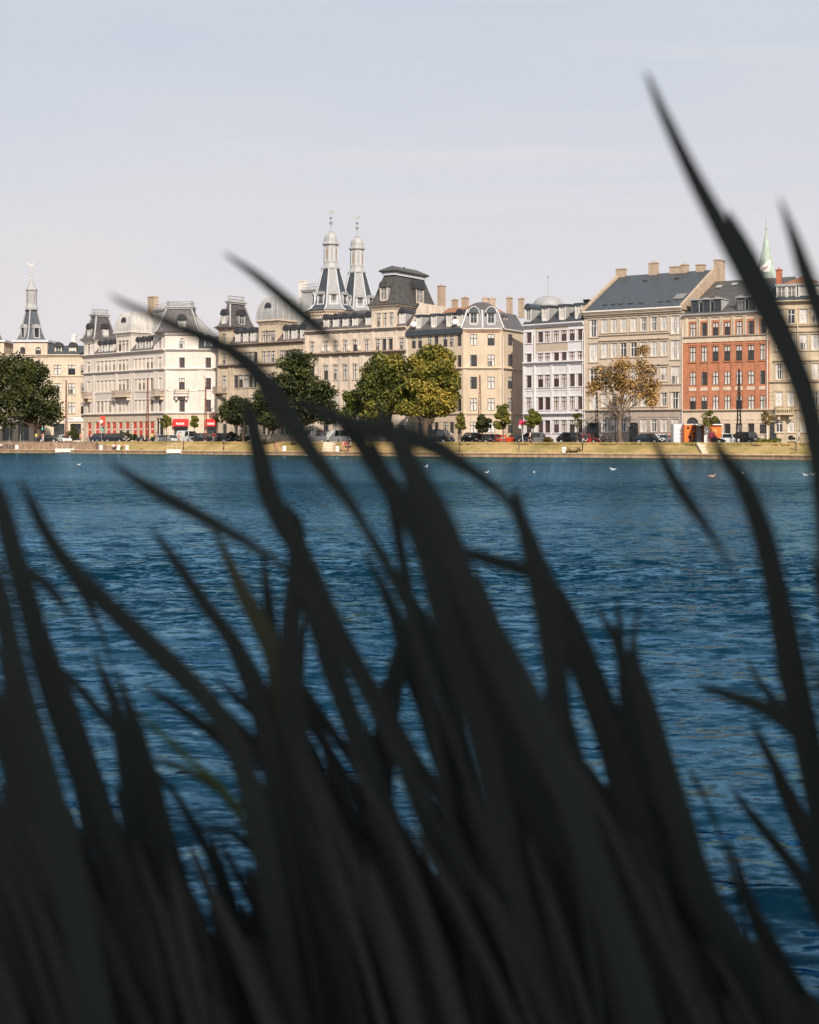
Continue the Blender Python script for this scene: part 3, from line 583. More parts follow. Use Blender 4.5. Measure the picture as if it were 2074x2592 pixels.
def twin(px, Yc, sc):
    y = 3.0
    while h.Y(px, y) < Yc: y += .05
    T = h.M @ Matrix.Translation((h.u(px, y), y, 0)); q = Yc / F; zz = lambda py: CH + (HY - py) * 249.0 / F
    r = lambda half: half * 249 / F * sc
    m = MB(); m.lathe([(r(60), zc), (r(60), zz(797))], 8, ph=rad(22.5)); tb = m.obj('tower_drum', m_pink, b4, T)
    m = MB(); m.lathe([(r(62), zz(797)), (r(66), zz(794)), (r(68), zz(790))], 8, ph=rad(22.5))
    for k in range(8):
        for i in range(7):
            a = rad(45 * k - 22.5); p = Vector((math.cos(a), math.sin(a), 0)) * r(60); a2 = rad(45 * k + 22.5); p2 = Vector((math.cos(a2), math.sin(a2), 0)) * r(60); c = p.lerp(p2, (i + .5) / 7) * 1.02; m.ball((c.x, c.y, zz(799)), (.2, .2, .28), 5, 4)
    m.obj('tower_cornice', m_stone, tb, T)
    fm_ = [m_slate] * 8; fm_[6] = m_slate_glare;  # front face painted paler for sun glare
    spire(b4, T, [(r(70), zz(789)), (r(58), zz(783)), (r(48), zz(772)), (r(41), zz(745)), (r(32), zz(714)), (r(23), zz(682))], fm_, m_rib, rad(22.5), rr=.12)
    m = MB(); m.lathe([(r(25), zz(682)), (r(25), zz(679)), (r(21), zz(675)), (r(18), zz(668)), (r(18), zz(622)), (r(22), zz(620)), (r(22), zz(616)), (r(18), zz(613)), (r(17.5), zz(604)), (r(14.5), zz(596)), (r(9), zz(591)), (r(6), zz(588))], 8, ph=rad(22.5)); ln = m.obj('lantern', m_zinc_l, b4, T)
    for k in range(8):
        Mx = T @ Matrix.Rotation(rad(45 * k), 4, 'Z'); d = r(18) * math.cos(rad(22.5)); m = MB(); w_ = .23
        m.prism_y([(-w_, zz(655)), (w_, zz(655)), (w_, zz(635)), (0, zz(631)), (-w_, zz(635))], -d - .02, -d + .1); m.obj('louvre', m_stone_d if k in (0, 7, 2) else m_zinc, ln, Mx)
        m = MB(); m.box(-.42, -.3, -d - .06, -d - .003, zz(664), zz(627)); m.box(.3, .42, -d - .06, -d - .003, zz(664), zz(627)); m.obj('lantern_rib', m_rib, ln, Mx)
    m = MB(); m.lathe([(.46, zz(588)), (.5, zz(587)), (.3, zz(586))], 8); m.tube([(0, 0, zz(587)), (0, 0, zz(536))], [.09, .04], 5); m.lathe([(.05, zz(572)), (.35, zz(562)), (.05, zz(561))], 8); m.lathe([(.05, zz(556)), (.3, zz(551)), (.05, zz(550))], 8); m.obj('finial', m_zinc_l, b4, T)
    zt_ = zz(537); m = MB(); m.prism_y([(-.7, zt_ + .1), (-.4, zt_ + .32), (-.2, zt_ + .02), (.1, zt_), (.3, zt_ + .38), (.5, zt_ + .25), (.3, zt_ - .2), (-.2, zt_ - .22)], -.05, .05); m.obj('weathercock', m_gilt, b4, T)
    for k in (-45, 0, 45, 90):
        Mx = T @ Matrix.Rotation(rad(k), 4, 'Z'); d0 = r(43); m = MB(); z0_, z1_ = zz(772), zz(749)
        for sg in (-1, 1): m.box(sg * .62 - .14, sg * .62 + .14, -d0 - .1, -d0 + 1.4, z0_, z1_)
        m.box(-.85, .85, -d0 - .25, -d0 + 1.4, z0_ - .25, z0_ - .003); dm = m.obj('dormer', m_rib, b4, Mx)
        m = MB(); m.prism_y([(.8 * math.cos(t * math.pi / 8), z1_ + .6 * math.sin(t * math.pi / 8)) for t in range(9)], -d0 - .3, -d0 + 1.5); m.obj('hood', m_zinc, dm, Mx)
        MB().box(-.48, .48, -d0 + .05, -d0 + 1.2, z0_, z1_).obj('pane', m_gl_m, dm, Mx); MB().box(-.05, .05, -d0 - .0, -d0 + .047, z0_, z1_).obj('window_frame', m_fr_dark, dm, Mx)
twin(838, 249, 1.0); twin(904.4, 255, .99)

# --- ochre corner house with bell-shaped gambrel
k1, k2, k3 = Fac(1031, 234, 1172, 227), Fac(1172, 227, 1271, 227), Fac(1271, 227, 1325, 234)
b5 = bld('corner_house', 'cream rendered corner house under a bell shaped purple slate roof beside the dark alley', k2)
ze = k2.z(1200, 834)
rows = ((845.8, 874.8), (898, 927.5), (953.8, 984.5), (1008, 1039.5), (1065.5, 1096))
for t, bt in rows:
    k2.row(b5, [1199, 1243.5], 1199, t, bt, 1.12, light=.45); k3.row(b5, [1292], 1292, t, bt, 1.7, kind='grid', light=.1)
    k1.row(b5, [1047.8, 1063.6, 1089, 1105, 1127.7, 1144, 1163], 1163, t + 1, bt + 1.5, .8, light=.5)
for f_, mt in ((k1, m_ochre), (k2, m_ochre), (k3, m_ochre)):
    f_.wall('wall', b5, mt, 0, f_.W, G, ze)
    f_.strip('string_course', b5, m_stone, 0, f_.W, k2.z(1200, 935), .35, .35, steps=2); f_.strip('string_course', b5, m_stone, 0, f_.W, k2.z(1200, 1050), .3, .25, steps=2); f_.strip('gutter', b5, m_trim_w, 0, f_.W, ze - .1, .3, .35, steps=2); rusticate(f_, b5, m_ochre, 0, f_.W, G, k2.z(1200, 1051))
k1.body(b5, m_ochre, 0, k1.W - 1, 12, G, ze); k2.body(b5, m_ochre, .3, k2.W, 13, G, ze); k3.body(b5, m_ochre, 0, k3.W - .02, 10, G, ze)
for f_ in (k2,): 
    for c in (0.05, f_.W - .6): f_.box('pilaster', b5, m_ochre, c, c + .55, -.1, .003, G, ze - .11)
m = MB()
for i in range(24): x = .25 + (k2.W - .5) * i / 23; m.box(x - .08, x + .08, -.2, -.003, ze - .42, ze - .103)
m.obj('dentil_band', m_tile, b5, k2.M)
pr = [(-.3, ze + .2), (.1, ze + 1.3), (.5, ze + 2.6), (.8, ze + 3.3), (1.35, ze + 4.0), (2.1, ze + 4.5), (3.1, ze + 4.75)]
grf = pavilion_roof(k2, b5, 0, k2.W, 0, 9, pr, m_slate_p, None, crest=False, name='gambrel_roof')
for c_ in (0, 1): MB().tube([rect_ring(0, k2.W, 0, 9, i, z)[c_] for i, z in pr[:4]], .13, 6).obj('rib', m_rib, grf, k2.M)
for c_ in (1199.5, 1243.5):
    m = MB(); m.tube([(k2.u(c_) + .86 * math.cos(math.pi * i_ / 8), -.32, ze + 2.68 + .98 * math.sin(math.pi * i_ / 8)) for i_ in range(9)], .09, 5); m.obj('hood_rim', m_rib, grf, k2.M)
MB().tube([(k2.W / 2, -.33, ze + .2), (k2.W / 2, .08, ze + 1.3), (k2.W / 2, .48, ze + 2.6), (k2.W / 2, .75, ze + 3.2)], .16, 6).obj('rib', m_rib, b5, k2.M)
for c in (1199.5, 1243.5): k2.dormer(b5, k2.u(c), ze + .95, 1.05, 1.75, y=-.05, dep=1.5, hoodm=m_slate, face=m_rib, light=0, cheek=m_zinc, fm=m_zinc_l, glass=m_gl_d)
k1.mansard(b5, m_slate_p, 0, k1.W, ze + .2, k1.z(1150, 787), 3.4, dep=12); k3.mansard(b5, m_slate_p, 0, k3.W, ze + .2, k3.z(1290, 790), 1.6, dep=9)
k1.strip('lower_roof', b5, m_slate, 0, k1.W, ze - .6, .8, .4)
for c, hd in ((1059, 'flat'), (1097.8, 'flat'), (1136.3, 'flat'), (1163, 'arch')): k1.dormer(b5, k1.u(c), ze + .8, .8, 1.75, y=.1, dep=3.3, hood=hd, cheek=m_zinc, hoodm=m_slate if hd == 'flat' else m_hood, light=.7)
k3.dormer(b5, k3.u(1288), ze + 1.5, .9, .7, y=.6, dep=1.2, hood='flat', cheek=m_slate_p, hoodm=m_slate_p)
for c, y_ in ((1053, 821), (1158, 815)):
    Mx = k1.M @ Matrix.Translation((k1.u(c), -.55, k1.z(c, y_))) @ Matrix.Rotation(rad(35), 4, 'Z')
    sdx = thing('satellite_dish', 'small white satellite dish below the slate dormers, ' + ('left' if c < 1100 else 'nearer the bell shaped roof'), 'satellite dish', Mx.translation, group='satellite dishes on the roof edge')
    m = MB(); m.lathe([(.45, .1), (.42, .03), (.25, -.02), (.02, -.05)], 12); m.obj('dish', m_sign, sdx, Mx @ Matrix.Rotation(rad(75), 4, 'X')); m = MB(); m.tube([(0, .05, 0), (0, .5, -.1), (0, .55, -.8)], .03, 5); m.obj('bracket', m_black, sdx, Mx)
for c, yt, yb, dy, wd_ in ((1290, 752, 790, 6, .8), (1229, 753, 785, 11, 1.0), (1246, 754, 785, 11, 1.1), (1152, 757, 785, 8, .8), (1178, 752, 785, 9, 1.0), (1320, 754, 790, 6, .8)):
    f_ = k1 if c < 1180 else (k2 if c < 1270 else k3); f_.chimney(b5, f_.u(c, dy), dy, f_.z(c, yb + 15, dy), f_.z(c, yt, dy), wd_, .8, m_chim, pots=1)
MB().loft([[(0, 3, ze + 3.2), (0, 5.2, ze + 4.4), (0, 8, ze + 3.2)], [(k3.W + .5, 3, ze + 3.2), (k3.W + .5, 5.2, ze + 4.4), (k3.W + .5, 8, ze + 3.2)]]).obj('rear_roof', m_tile, b5, k3.M)
MB().loft([[(k1.W * .35, 4, ze + 3.2), (k1.W * .35, 6.2, ze + 4.3), (k1.W * .35, 9, ze + 3.2)], [(k1.W, 4, ze + 3.2), (k1.W, 6.2, ze + 4.3), (k1.W, 9, ze + 3.2)]]).obj('rear_roof', m_tile, b5, k1.M)

# --- cool white house
q = Fac(1326, 224, 1479, 216.1)
b6 = bld('town_house', 'cool white town house with blue slate dormers beside the taupe house', q)
ze = q.z(1400, 822.5)
cl = [1339.7, 1368.9, 1386.5, 1409, 1428.3, 1448.8, 1469.5]
for t, bt in ((833, 861), (889, 919), (945.5, 977.5), (1003, 1036), (1063, 1095)): q.row(b6, cl, 1469, t, bt, 1.02, tm=m_lav, fm=m_fr_red, light=.3)
uA, uB = q.u(1356), q.u(1438)
q.wall('wall', b6, m_lav, 0, uA, G, ze); q.wall('wall', b6, m_lav, uB, q.W, G, ze); q.wall('wall', b6, m_lav, uA, uB, G, q.z(1400, 893)); q.wall('render_panel', b6, m_taupe, uA, uB, q.z(1400, 893), ze, label='bare taupe render panel under the eaves')
q.body(b6, m_lav, 0, q.W, 12, G, ze)
for yy, hh, o_ in ((921, .45, .45), (1051, .4, .4), (989, .12, .08)): q.strip('string_course', b6, m_lav, 0, q.W, q.z(1400, yy), hh, o_, steps=2)
q.strip('cornice', b6, m_lav, 0, q.W, ze - .3, .6, .5, steps=3); rusticate(q, b6, m_lav, 0, q.W, G, q.z(1400, 1052))
for c in (1327.5, 1354, 1397.5, 1439): q.box('pilaster', b6, m_lav, q.u(c) - .22, q.u(c) + .22, -.12, .003, q.z(1400, 1050), q.z(1400, 923))
q.mansard(b6, m_slate, 0, q.W, ze + .3, q.z(1400, 773), 3.6, dep=12)
MB().poly([(q.u(1354), 1.2, ze + 1.6), (q.u(1354) + .5, 1.2, ze + 1.6), (q.u(1364), 2.6, ze + 3.4), (q.u(1364) - .4, 2.6, ze + 3.4)]).obj('flashing', m_zinc_l, b6, q.M)
q.dormer(b6, q.u(1337), ze + .95, .8, 1.9, y=.1, dep=3.3, cheek=m_zinc, hoodm=m_slate)
for c in (1379, 1422.7, 1463): q.dormer(b6, q.u(c), ze + .9, .95, 1.9, y=.15, dep=3.6, hood='flat', cheek=m_zinc, hoodm=m_slate, face=m_trim_w, light=.9)
q.chimney(b6, q.u(1486, 3) , 3, ze + 2, q.z(1486, 757, 3), .8, .7, m_black, pots=0)

# --- taupe house with the great slate roof
p = Fac(1479, 216, 1730, 207)
b7 = bld('apartment_house', 'taupe apartment house with a huge plain slate roof behind the bare autumn tree', p)
ze = p.z(1600, 786)
mid = [1530.4, 1554.3, 1578.4, 1604.4, 1629.6, 1655.6, 1681]
for i, (t, bt) in enumerate(((800.5, 835.6), (863, 900.5), (929, 964), (994, 1028))):
    p.row(b7, mid, 1681, t, bt, 1.05, kind='hood' if i in (1, 2) else 'cross', fm=m_fr_white, tm=m_taupe, light=.65)
    p.row(b7, [1503, 1709.6], 1709, t - 2 + (0 if i else 0), bt + 9, 1.35, fm=m_fr_white, tm=m_taupe, light=.55)
p.row(b7, [1530.4, 1554.3, 1578.4, 1629.6, 1655.6, 1681, 1709.6], 1681, 1056, 1093, 1.15, fm=m_fr_white, tm=m_taupe_d, light=.6)
for c, wd_, h_ in ((1500, 1.9, 3.4), (1604, 1.5, 3.2)):
    p.hole(p.u(c), 2.05, wd_, h_, 'arch'); MB().poly([(-1, .2, 0), (1, .2, 0), (1, .2, 3.5), (-1, .2, 3.5)]).obj('doorway', m_gl_d, b7, p.M @ Matrix.Translation((p.u(c), 0, 2.05)))
zb = p.z(1681, 1040)
p.wall('wall', b7, m_taupe, 0, p.W, zb, ze); p.wall('ground_floor_wall', b7, m_taupe_d, 0, p.W, G, zb); p.body(b7, m_chim, 0, p.W, 26, G, ze, name='gable_wall')
rusticate(p, b7, m_taupe_d, 0, p.W, G, zb, .5); p.strip('string_course', b7, m_taupe, 0, p.W, zb, .3, .3, steps=2); p.strip('string_course', b7, m_taupe, 0, p.W, p.z(1681, 976), .25, .2, steps=2)
p.strip('string_course', b7, m_taupe, p.u(1515), p.u(1697), p.z(1681, 845), .22, .2, steps=2)
m = MB(); m.box(0, p.W, -.25, .003, ze - .75, ze - .45); m.box(0, p.W, -.6, .003, ze - .2, ze)
for i in range(60): x = .2 + (p.W - .4) * i / 59; m.box(x - .1, x + .1, -.5, -.003, ze - .447, ze - .203)
m.obj('cornice', m_taupe, b7, p.M); p.strip('gutter', b7, m_trim_w, 0, p.W, ze + .003, .22, .75)
RY = 12.5; zr = p.z(1700, 690, RY)
MB().loft([[(0.15, -.6, ze + .1), (0.15, RY, zr), (0.15, 26, ze + .1)], [(p.W - .3, -.6, ze + .1), (p.W - .3, RY, zr), (p.W - .3, 26, ze + .1)]]).obj('roof', m_slate, b7, p.M)
for x in (0, p.W):
    MB().loft([[(x - .3, -.5, ze - .3), (x - .3, -.6, ze + .45), (x - .3, RY, zr + .35), (x - .3, 26, ze + .45), (x - .3, 26, ze - .3)], [(x + .2, -.5, ze - .3), (x + .2, -.6, ze + .45), (x + .2, RY, zr + .35), (x + .2, 26, ze + .45), (x + .2, 26, ze - .3)]]).obj('gable_parapet', m_chim, b7, p.M)
for c, yt, wd_, po in ((1573, 679, 1.5, 0), (1655, 664, 1.4, 2), (1713, 673, 2.0, 0), (1734, 668, 1.0, 1), (1774, 668, 1.3, 0)): p.chimney(b7, p.u(c, RY), RY, zr - 1, p.z(c, yt, RY), wd_, .9, m_chim, pots=po)
p.chimney(b7, p.W + .1, RY + 1.5, ze - 1, p.z(1820, 654, RY), 1.0, 2.2, m_chim, pots=0)
for c, yy in ((1530, 761), (1551, 765), (1570, 764), (1595, 762), (1622, 757), (1670, 758), (1690, 756), (1712, 707), (1632, 712)):
    t = .12 if yy > 720 else .78; y_ = RY * t; sk = MB().box(-.35, .35, -.05, .5, 0, .08).obj('skylight', m_slate_g, b7, p.M @ Matrix.Translation((p.u(c, y_), y_, ze + (zr - ze) * (y_ + .6) / (RY + .6) + .12)) @ Matrix.Rotation(math.atan2(zr - ze, RY + .6), 4, 'X'))
y_ = 2.2; MB().box(-.8, .8, -.1, 1.8, 0, .1).obj('skylight', m_gl_m, b7, p.M @ Matrix.Translation((p.u(1722, y_) - .3, y_, ze + (zr - ze) * (y_ + .6) / (RY + .6) + .12)) @ Matrix.Rotation(math.atan2(zr - ze, RY + .6), 4, 'X'))

# --- orange brick house
r_ = Fac(1730, 207, 1945, 200)
b8 = bld('brick_house', 'orange red brick house with ivory pilastered top storey right of the taupe house', r_)
ze = r_.z(1800, 794.5); za, zb = r_.z(1840, 851.5), r_.z(1840, 864.5); zg = r_.z(1840, 1041)
cl = [1754, 1783, 1811.6, 1841.3, 1871.3, 1901.5, 1932]
r_.row(b8, cl, 1841, 815, 850, .85, fm=m_fr_dark, light=.35)
for i, (t, bt) in enumerate(((874, 914), (939, 974), (1001, 1037))): r_.row(b8, cl, 1841, t + 1, bt, .92, kind='seg' if i == 0 else 'segp', fm=m_fr_dark, tm=m_brick if i == 0 else None, light=.5)
r_.row(b8, [1841.3, 1871.3, 1901.5, 1932], 1841, 1063, 1098, 1.0, fm=m_fr_dark, tm=m_stone, light=.1)
for c in (1753, 1809): r_.hole(r_.u(c), 2.2, 1.9, 3.6, 'arch'); MB().poly([(-1, .2, 0), (1, .2, 0), (1, .2, 3.6), (-1, .2, 3.6)]).obj('doorway', m_gl_d, b8, r_.M @ Matrix.Translation((r_.u(c), 0, 2.2)))
r_.wall('brick_wall', b8, m_brick, 0, r_.W, zg, za); r_.wall('top_storey_wall', b8, m_stone, 0, r_.W, za, ze); r_.wall('ground_floor_wall', b8, m_stone, 0, r_.W, G, zg); r_.body(b8, m_chim, 0, r_.W, 24, G, ze, name='gable_wall')
r_.strip('stone_band', b8, m_stone, 0, r_.W, zb, za - zb, .12); r_.strip('string_course', b8, m_stone_d, 0, r_.W, za, .18, .3); r_.strip('string_course', b8, m_stone, 0, r_.W, zg, .3, .3, steps=2)
r_.strip('cornice', b8, m_stone, 0, r_.W, ze - .5, .4, .3, steps=2); r_.strip('gutter', b8, m_zinc, 0, r_.W, ze - .097, .2, .5); rusticate(r_, b8, m_stone, 0, r_.W, G, zg, .7)
for c in cl:
    u = r_.u(c); zt_, zb_ = r_.z(1841, 815), r_.z(1841, 850)
    m = MB(); m.box(u - .62, u - .428, -.03, .003, zb_, zt_ + .35); m.box(u + .428, u + .62, -.03, .003, zb_, zt_ + .35); m.box(u - .424, u + .424, -.03, .003, zt_ + .003, zt_ + .35); m.obj('brick_surround', m_brick, b8, r_.M)
    for o_ in (-.95, .95): r_.box('pilaster', b8, m_stone, u + o_ - .17, u + o_ + .17, -.14, .003, za + .19, ze - .503)
    r_.box('sill_panel', b8, m_stone, u - .6, u + .6, -.06, .003, r_.z(1841, 988), r_.z(1841, 979))
for c in (1733, 1768.5, 1797, 1826, 1856, 1886, 1917, 1943): r_.box('brick_lesene', b8, m_brick, r_.u(c) - .3, r_.u(c) + .3, -.07, .003, zg + .31, zb - .003)
zr = r_.z(1870, 709, 12); 
MB().loft([[(0.2, -.4, ze + .1), (0.2, 12, zr), (0.2, 24, ze + .1)], [(r_.W, -.4, ze + .1), (r_.W, 12, zr), (r_.W, 24, ze + .1)]]).obj('roof', m_slate_g, b8, r_.M)
for c in (1758.5, 1787, 1815, 1874.5, 1903): r_.dormer(b8, r_.u(c), ze + .35, .9, 1.75, y=.1, dep=3.4, hood='gable', cheek=m_zinc_l, hoodm=m_zinc, fm=m_slate, face=m_slate, light=.1)
for c, t in ((1818, .75), (1858, .8)): MB().box(-.4, .4, 0, .9, 0, .1).obj('skylight', m_zinc_l, b8, r_.M @ Matrix.Translation((r_.u(c, 12 * t), 12 * t, ze + (zr - ze) * (12 * t + .4) / 12.4 + .15)) @ Matrix.Rotation(math.atan2(zr - ze, 12.4), 4, 'X'))

# --- yellow beige house, right edge
s_ = Fac(1945, 200, 2150, 196)
b9 = bld('terraced_house', 'yellow beige house with white dormers and a balcony at the right edge of the row', s_)
ze = s_.z(1982, 763)
for t, bt in ((783, 819), (847, 887), (920, 960), (990, 1027), (1060, 1094)): s_.row(b9, [1973, 2003, 2034.5, 2064, 2096, 2126], 2003, t, bt, 1.05 if t < 900 else .95, kind='hood' if t in (847, 920) else 'cross', fm=m_fr_white, tm=m_sand, light=.6)
s_.hole(s_.u(1957), 2.05, 1.0, 3.3); MB().poly([(-.5, .2, 0), (.5, .2, 0), (.5, .2, 3.3), (-.5, .2, 3.3)]).obj('doorway', m_gl_d, b9, s_.M @ Matrix.Translation((s_.u(1957), 0, 2.05)))
s_.wall('wall', b9, m_sand, 0, s_.W, G, ze); s_.body(b9, m_sand, 0, s_.W, 13, G, ze)
s_.strip('cornice', b9, m_sand, 0, s_.W, ze - .4, .5, .6, steps=3)
for yy in (828, 969, 1040): s_.strip('string_course', b9, m_sand, 0, s_.W, s_.z(2003, yy), .28, .3, steps=2)
rusticate(s_, b9, m_sand, 0, s_.W, G, s_.z(2003, 970), .6); s_.balcony(b9, s_.u(1988), s_.z(1988, 1046), 2.4, m_sand, rail=m_sand)
s_.mansard(b9, m_slate, 0, s_.W, ze + .1, s_.z(2000, 716), 2.0, dep=12)
for c in (1978.5, 2004, 2034, 2066, 2098): s_.dormer(b9, s_.u(c), ze + .4, 1.1, 1.75, y=.1, dep=2.4, hood='flat', cheek=m_hood, hoodm=m_zinc, fm=m_fr_white, face=m_fr_white, light=.7)
MB().loft([[(s_.u(1968), 3, s_.z(1968, 716)), (s_.u(2030), 3, s_.z(2030, 692)), (s_.u(2090), 3, s_.z(2090, 716))], [(s_.u(1968), 12, s_.z(1968, 716)), (s_.u(2030), 12, s_.z(2030, 692)), (s_.u(2090), 12, s_.z(2090, 716))]]).obj('gable_roof', m_tile, b9, s_.M)
s_.chimney(b9, s_.u(1972.5, 6), 6, ze + 2, s_.z(1972.5, 681, 6), .8, .7, m_chim_r, pots=1)

# --- things that rise behind the row
def P(x, y, Y): return Vector(((x - CX) / F * Y, Y, CH + (HY - y) / F * Y))
def gz(x, y, Y): return CH + (HY - y) / F * Y
for f_, b_, us_ in ((ff, b2, (.12, ff.W - .15)), (h, b4, (h.W - .12,)), (k3, b5, (.1,)), (k1, b5, (.12,)), (q, b6, (q.W - .15, q.u(1355))), (p, b7, (.15, p.W - .12)), (r_, b8, (r_.W - .1,)), (s_, b9, (s_.u(2020),))):
    for u_ in us_: MB().tube([(u_, -.16, 2.1), (u_, -.16, 19.2)], .07, 5).obj('downpipe', m_trim_w, b_, f_.M)
o = thing('domed_building', 'pale grey dome with thin mast rising behind the white town house', 'building', (*P(1388, 0, 300).xy, G)); T = Matrix.Translation((*P(1388, 0, 300).xy, 0)); s = 300 / F
MB().lathe([(s * 44, G), (s * 44, gz(0, 783, 300)), (s * 46, gz(0, 781, 300))], 24).obj('drum', m_zinc_l, o, T)
MB().lathe([(s * 43, gz(0, 781, 300)), (s * 39, gz(0, 768, 300)), (s * 29, gz(0, 757, 300)), (s * 15, gz(0, 751, 300)), (s * 3, gz(0, 749, 300))], 24).obj('dome', m_zinc, o, T, smooth=True)
m = MB(); m.tube([(0, 0, gz(0, 750, 300)), (0, 0, gz(0, 704, 300))], [.12, .04], 5); m.ball((0, 0, gz(0, 701, 300)), .25); m.obj('mast', m_zinc_l, o, T)
o = thing('church_spire', 'slender green copper church spire with thin finial behind the rooftops at right', 'church spire', (*P(1940, 0, 330).xy, G)); T = Matrix.Translation((*P(1940, 0, 330).xy, 0)); s = 330 / F
MB().lathe([(s * 22, G), (s * 22, gz(0, 706, 330))], 8, ph=.3).obj('tower', m_chim, o, T)
MB().lathe([(s * 22, gz(0, 706, 330)), (s * 20.5, gz(0, 690, 330)), (s * 18, gz(0, 668, 330)), (s * 13, gz(0, 641, 330)), (s * 7, gz(0, 615, 330)), (s * 3, gz(0, 596, 330)), (s * 1, gz(0, 586, 330))], 8, ph=.3).obj('copper_roof', m_copper, o, T)
m = MB(); m.tube([(0, 0, gz(0, 588, 330)), (0, 0, gz(0, 545, 330))], [.14, .05], 5); m.ball((0, 0, gz(0, 578, 330)), .3); m.ball((0, 0, gz(0, 566, 330)), .2); m.obj('finial', m_copper, o, T)
fy = 215; o = thing('banner_flag', 'white banner flying on a pole in front of the green spire', 'flag', P(1952, 716, fy))
MB().tube([P(1952, 720, fy), P(1952, 652, fy)], .05, 6).obj('pole', m_zinc, o)
a = [P(1951, 655, fy), P(1940, 664, fy + .1), P(1926, 674, fy), P(1924, 683, fy + .15), P(1935, 688, fy), P(1948, 687, fy + .1), P(1951, 688, fy)]; m = MB(); m.poly(a); m.poly([x + Vector((0, .02, 0)) for x in a]); m.obj('cloth', m_sign, o)
m = MB(); m.poly([P(1929, 680, fy - .2), P(1946, 672, fy - .2), P(1946, 674, fy - .2), P(1929, 682, fy - .2)]); m.obj('lettering', m_redp, o)
# ---------------------------------------------------------------- lake, embankment, street
XW = [-1500, -400, 0, 400, 700, 1140, 1700, 2074, 2400, 3400]; YW = [330, 288, 264.6, 241.7, 227.7, 208, 192, 175, 168, 150]
def yw(px): return float(np.interp(px, XW, YW))
def bank_pt(px, off, z): Y = yw(px); return ((px - CX) / F * Y, Y + off, z)
PXS = list(range(-1500, 3401, 50))
def sheet(name, prof, mt, pxs=PXS, label=None):
    m = MB(); m.loft([[bank_pt(px, o_, z) for o_, z in prof] for px in pxs], cap0=False, cap1=False, closed=False); o = m.obj(name, mt)
    o['kind'] = 'structure'; return o
m_quay = mat('brown quay stone', (0.50, 0.34, 0.21), streak=0.3, var=0.2, scale=1.2, bump=.3)
m_coping = mat('pale gravel path', (0.80, 0.60, 0.40), var=0.12, scale=.8)
m_grass = mat('dry late summer grass', (0.41, 0.285, 0.125), col2=(0.235, 0.185, 0.065), rough=.95, scale=.22, stretch=(1, 1, 1.5), bump=.6, bscale=3, lo=.38, hi=.6)
m_asph = mat('asphalt', (0.055, 0.055, 0.06), var=.1); m_pave = mat('pavement slabs', (0.33, 0.29, 0.25), var=.12)
m_earth = mat('bank earth', (0.07, 0.065, 0.035), rough=1, var=.25, scale=2)
sheet('quay', [(0, -2.5), (0.02, .42), (-.08, .43), (-.08, .60), (.55, .60)], m_quay)
sheet('path', [(.55, .604), (2.6, .64), (2.75, .62)], m_coping)
m = MB(); rings = []
for px in range(-1500, 3401, 10):
    j = .06 * math.sin(px * .031) + .05 * math.sin(px * .083 + 1); rings.append([bank_pt(px, 2.7, .60), bank_pt(px, 3.2, .78 + j * .4), bank_pt(px, 5.0, 1.42 + j), bank_pt(px, 6.4, 1.85 + j), bank_pt(px, 7.4, 2.02 + j * .5), bank_pt(px, 8.6, 2.0)])
m.loft(rings, cap0=False, cap1=False, closed=False); o = m.obj('grass_bank', m_grass, smooth=True); o['kind'] = 'structure'
sheet('pavement', [(8.5, 2.03), (10.0, 2.03)], m_pave); sheet('road', [(10.0, 1.9), (10.003, 1.915), (19, 1.915)], m_asph)
m = MB(); pts = [bank_pt(px, 8.7, 1.9) for px in PXS]; m.poly(pts + [(6000, 140, 1.9), (6000, 9000, 1.9), (-6000, 9000, 1.9), (-6000, 330, 1.9)]); o = m.obj('ground', m_pave); o['kind'] = 'structure'
# tufts on the slope break its edge
def tufts(name, spots, mt, label, h=(.12, .35), n=14):
    V = []; Q = []
    for (px, off, zb) in spots:
        b = Vector(bank_pt(px, off, zb))
        for k in range(n):
            a = RNG.uniform(0, 6.28); r0 = RNG.uniform(0, .25); hh = RNG.uniform(*h); c = b + Vector((math.cos(a) * r0, math.sin(a) * r0, -.05)); t = Vector((RNG.normal() * .1, RNG.normal() * .1, hh)); s = Vector((.04, 0, 0))
            i = len(V); V += [c - s, c + s, c + t + s * .2, c + t - s * .2]; Q.append((i, i + 1, i + 2, i + 3))
    o = place(name, npmesh(name, [tuple(v) for v in V], Q, mt)); o['kind'] = 'stuff'; o['label'] = label; o['category'] = 'grass'; return o
tufts('grass_tufts', [(RNG.uniform(230, 2300), RNG.uniform(6.2, 8.2), 1.9) for _ in range(2600)] + [(RNG.uniform(260, 2300), RNG.uniform(2.9, 5), .75 + .0) for _ in range(500)], m_grass, 'dry grass growing along the top of the bank')

# water: real waves near the viewer, finer ripples by bump further out
m_water = bpy.data.materials.new('lake water'); m_water.use_nodes = True; t = m_water.node_tree; PB = t.nodes['Principled BSDF']
t.nodes.remove(PB)
g_ = t.nodes.new('ShaderNodeNewGeometry')
def wn(scale, st, det, rough=.6):
    mp_ = t.nodes.new('ShaderNodeMapping'); mp_.inputs['Scale'].default_value = st; mp_.inputs['Rotation'].default_value = (0, 0, rad(8)); t.links.new(g_.outputs['Position'], mp_.inputs[0])
    n_ = t.nodes.new('ShaderNodeTexNoise'); n_.inputs['Scale'].default_value = scale; n_.inputs['Detail'].default_value = det; n_.inputs['Roughness'].default_value = rough; t.links.new(mp_.outputs[0], n_.inputs[0]); return n_
def vmath(op, a, b):
    v = t.nodes.new('ShaderNodeVectorMath'); v.operation = op
    for i_, q in enumerate((a, b)):
        if isinstance(q, tuple): v.inputs[i_].default_value = q
        elif q is not None: t.links.new(q, v.inputs[i_])
    return v.outputs[0]
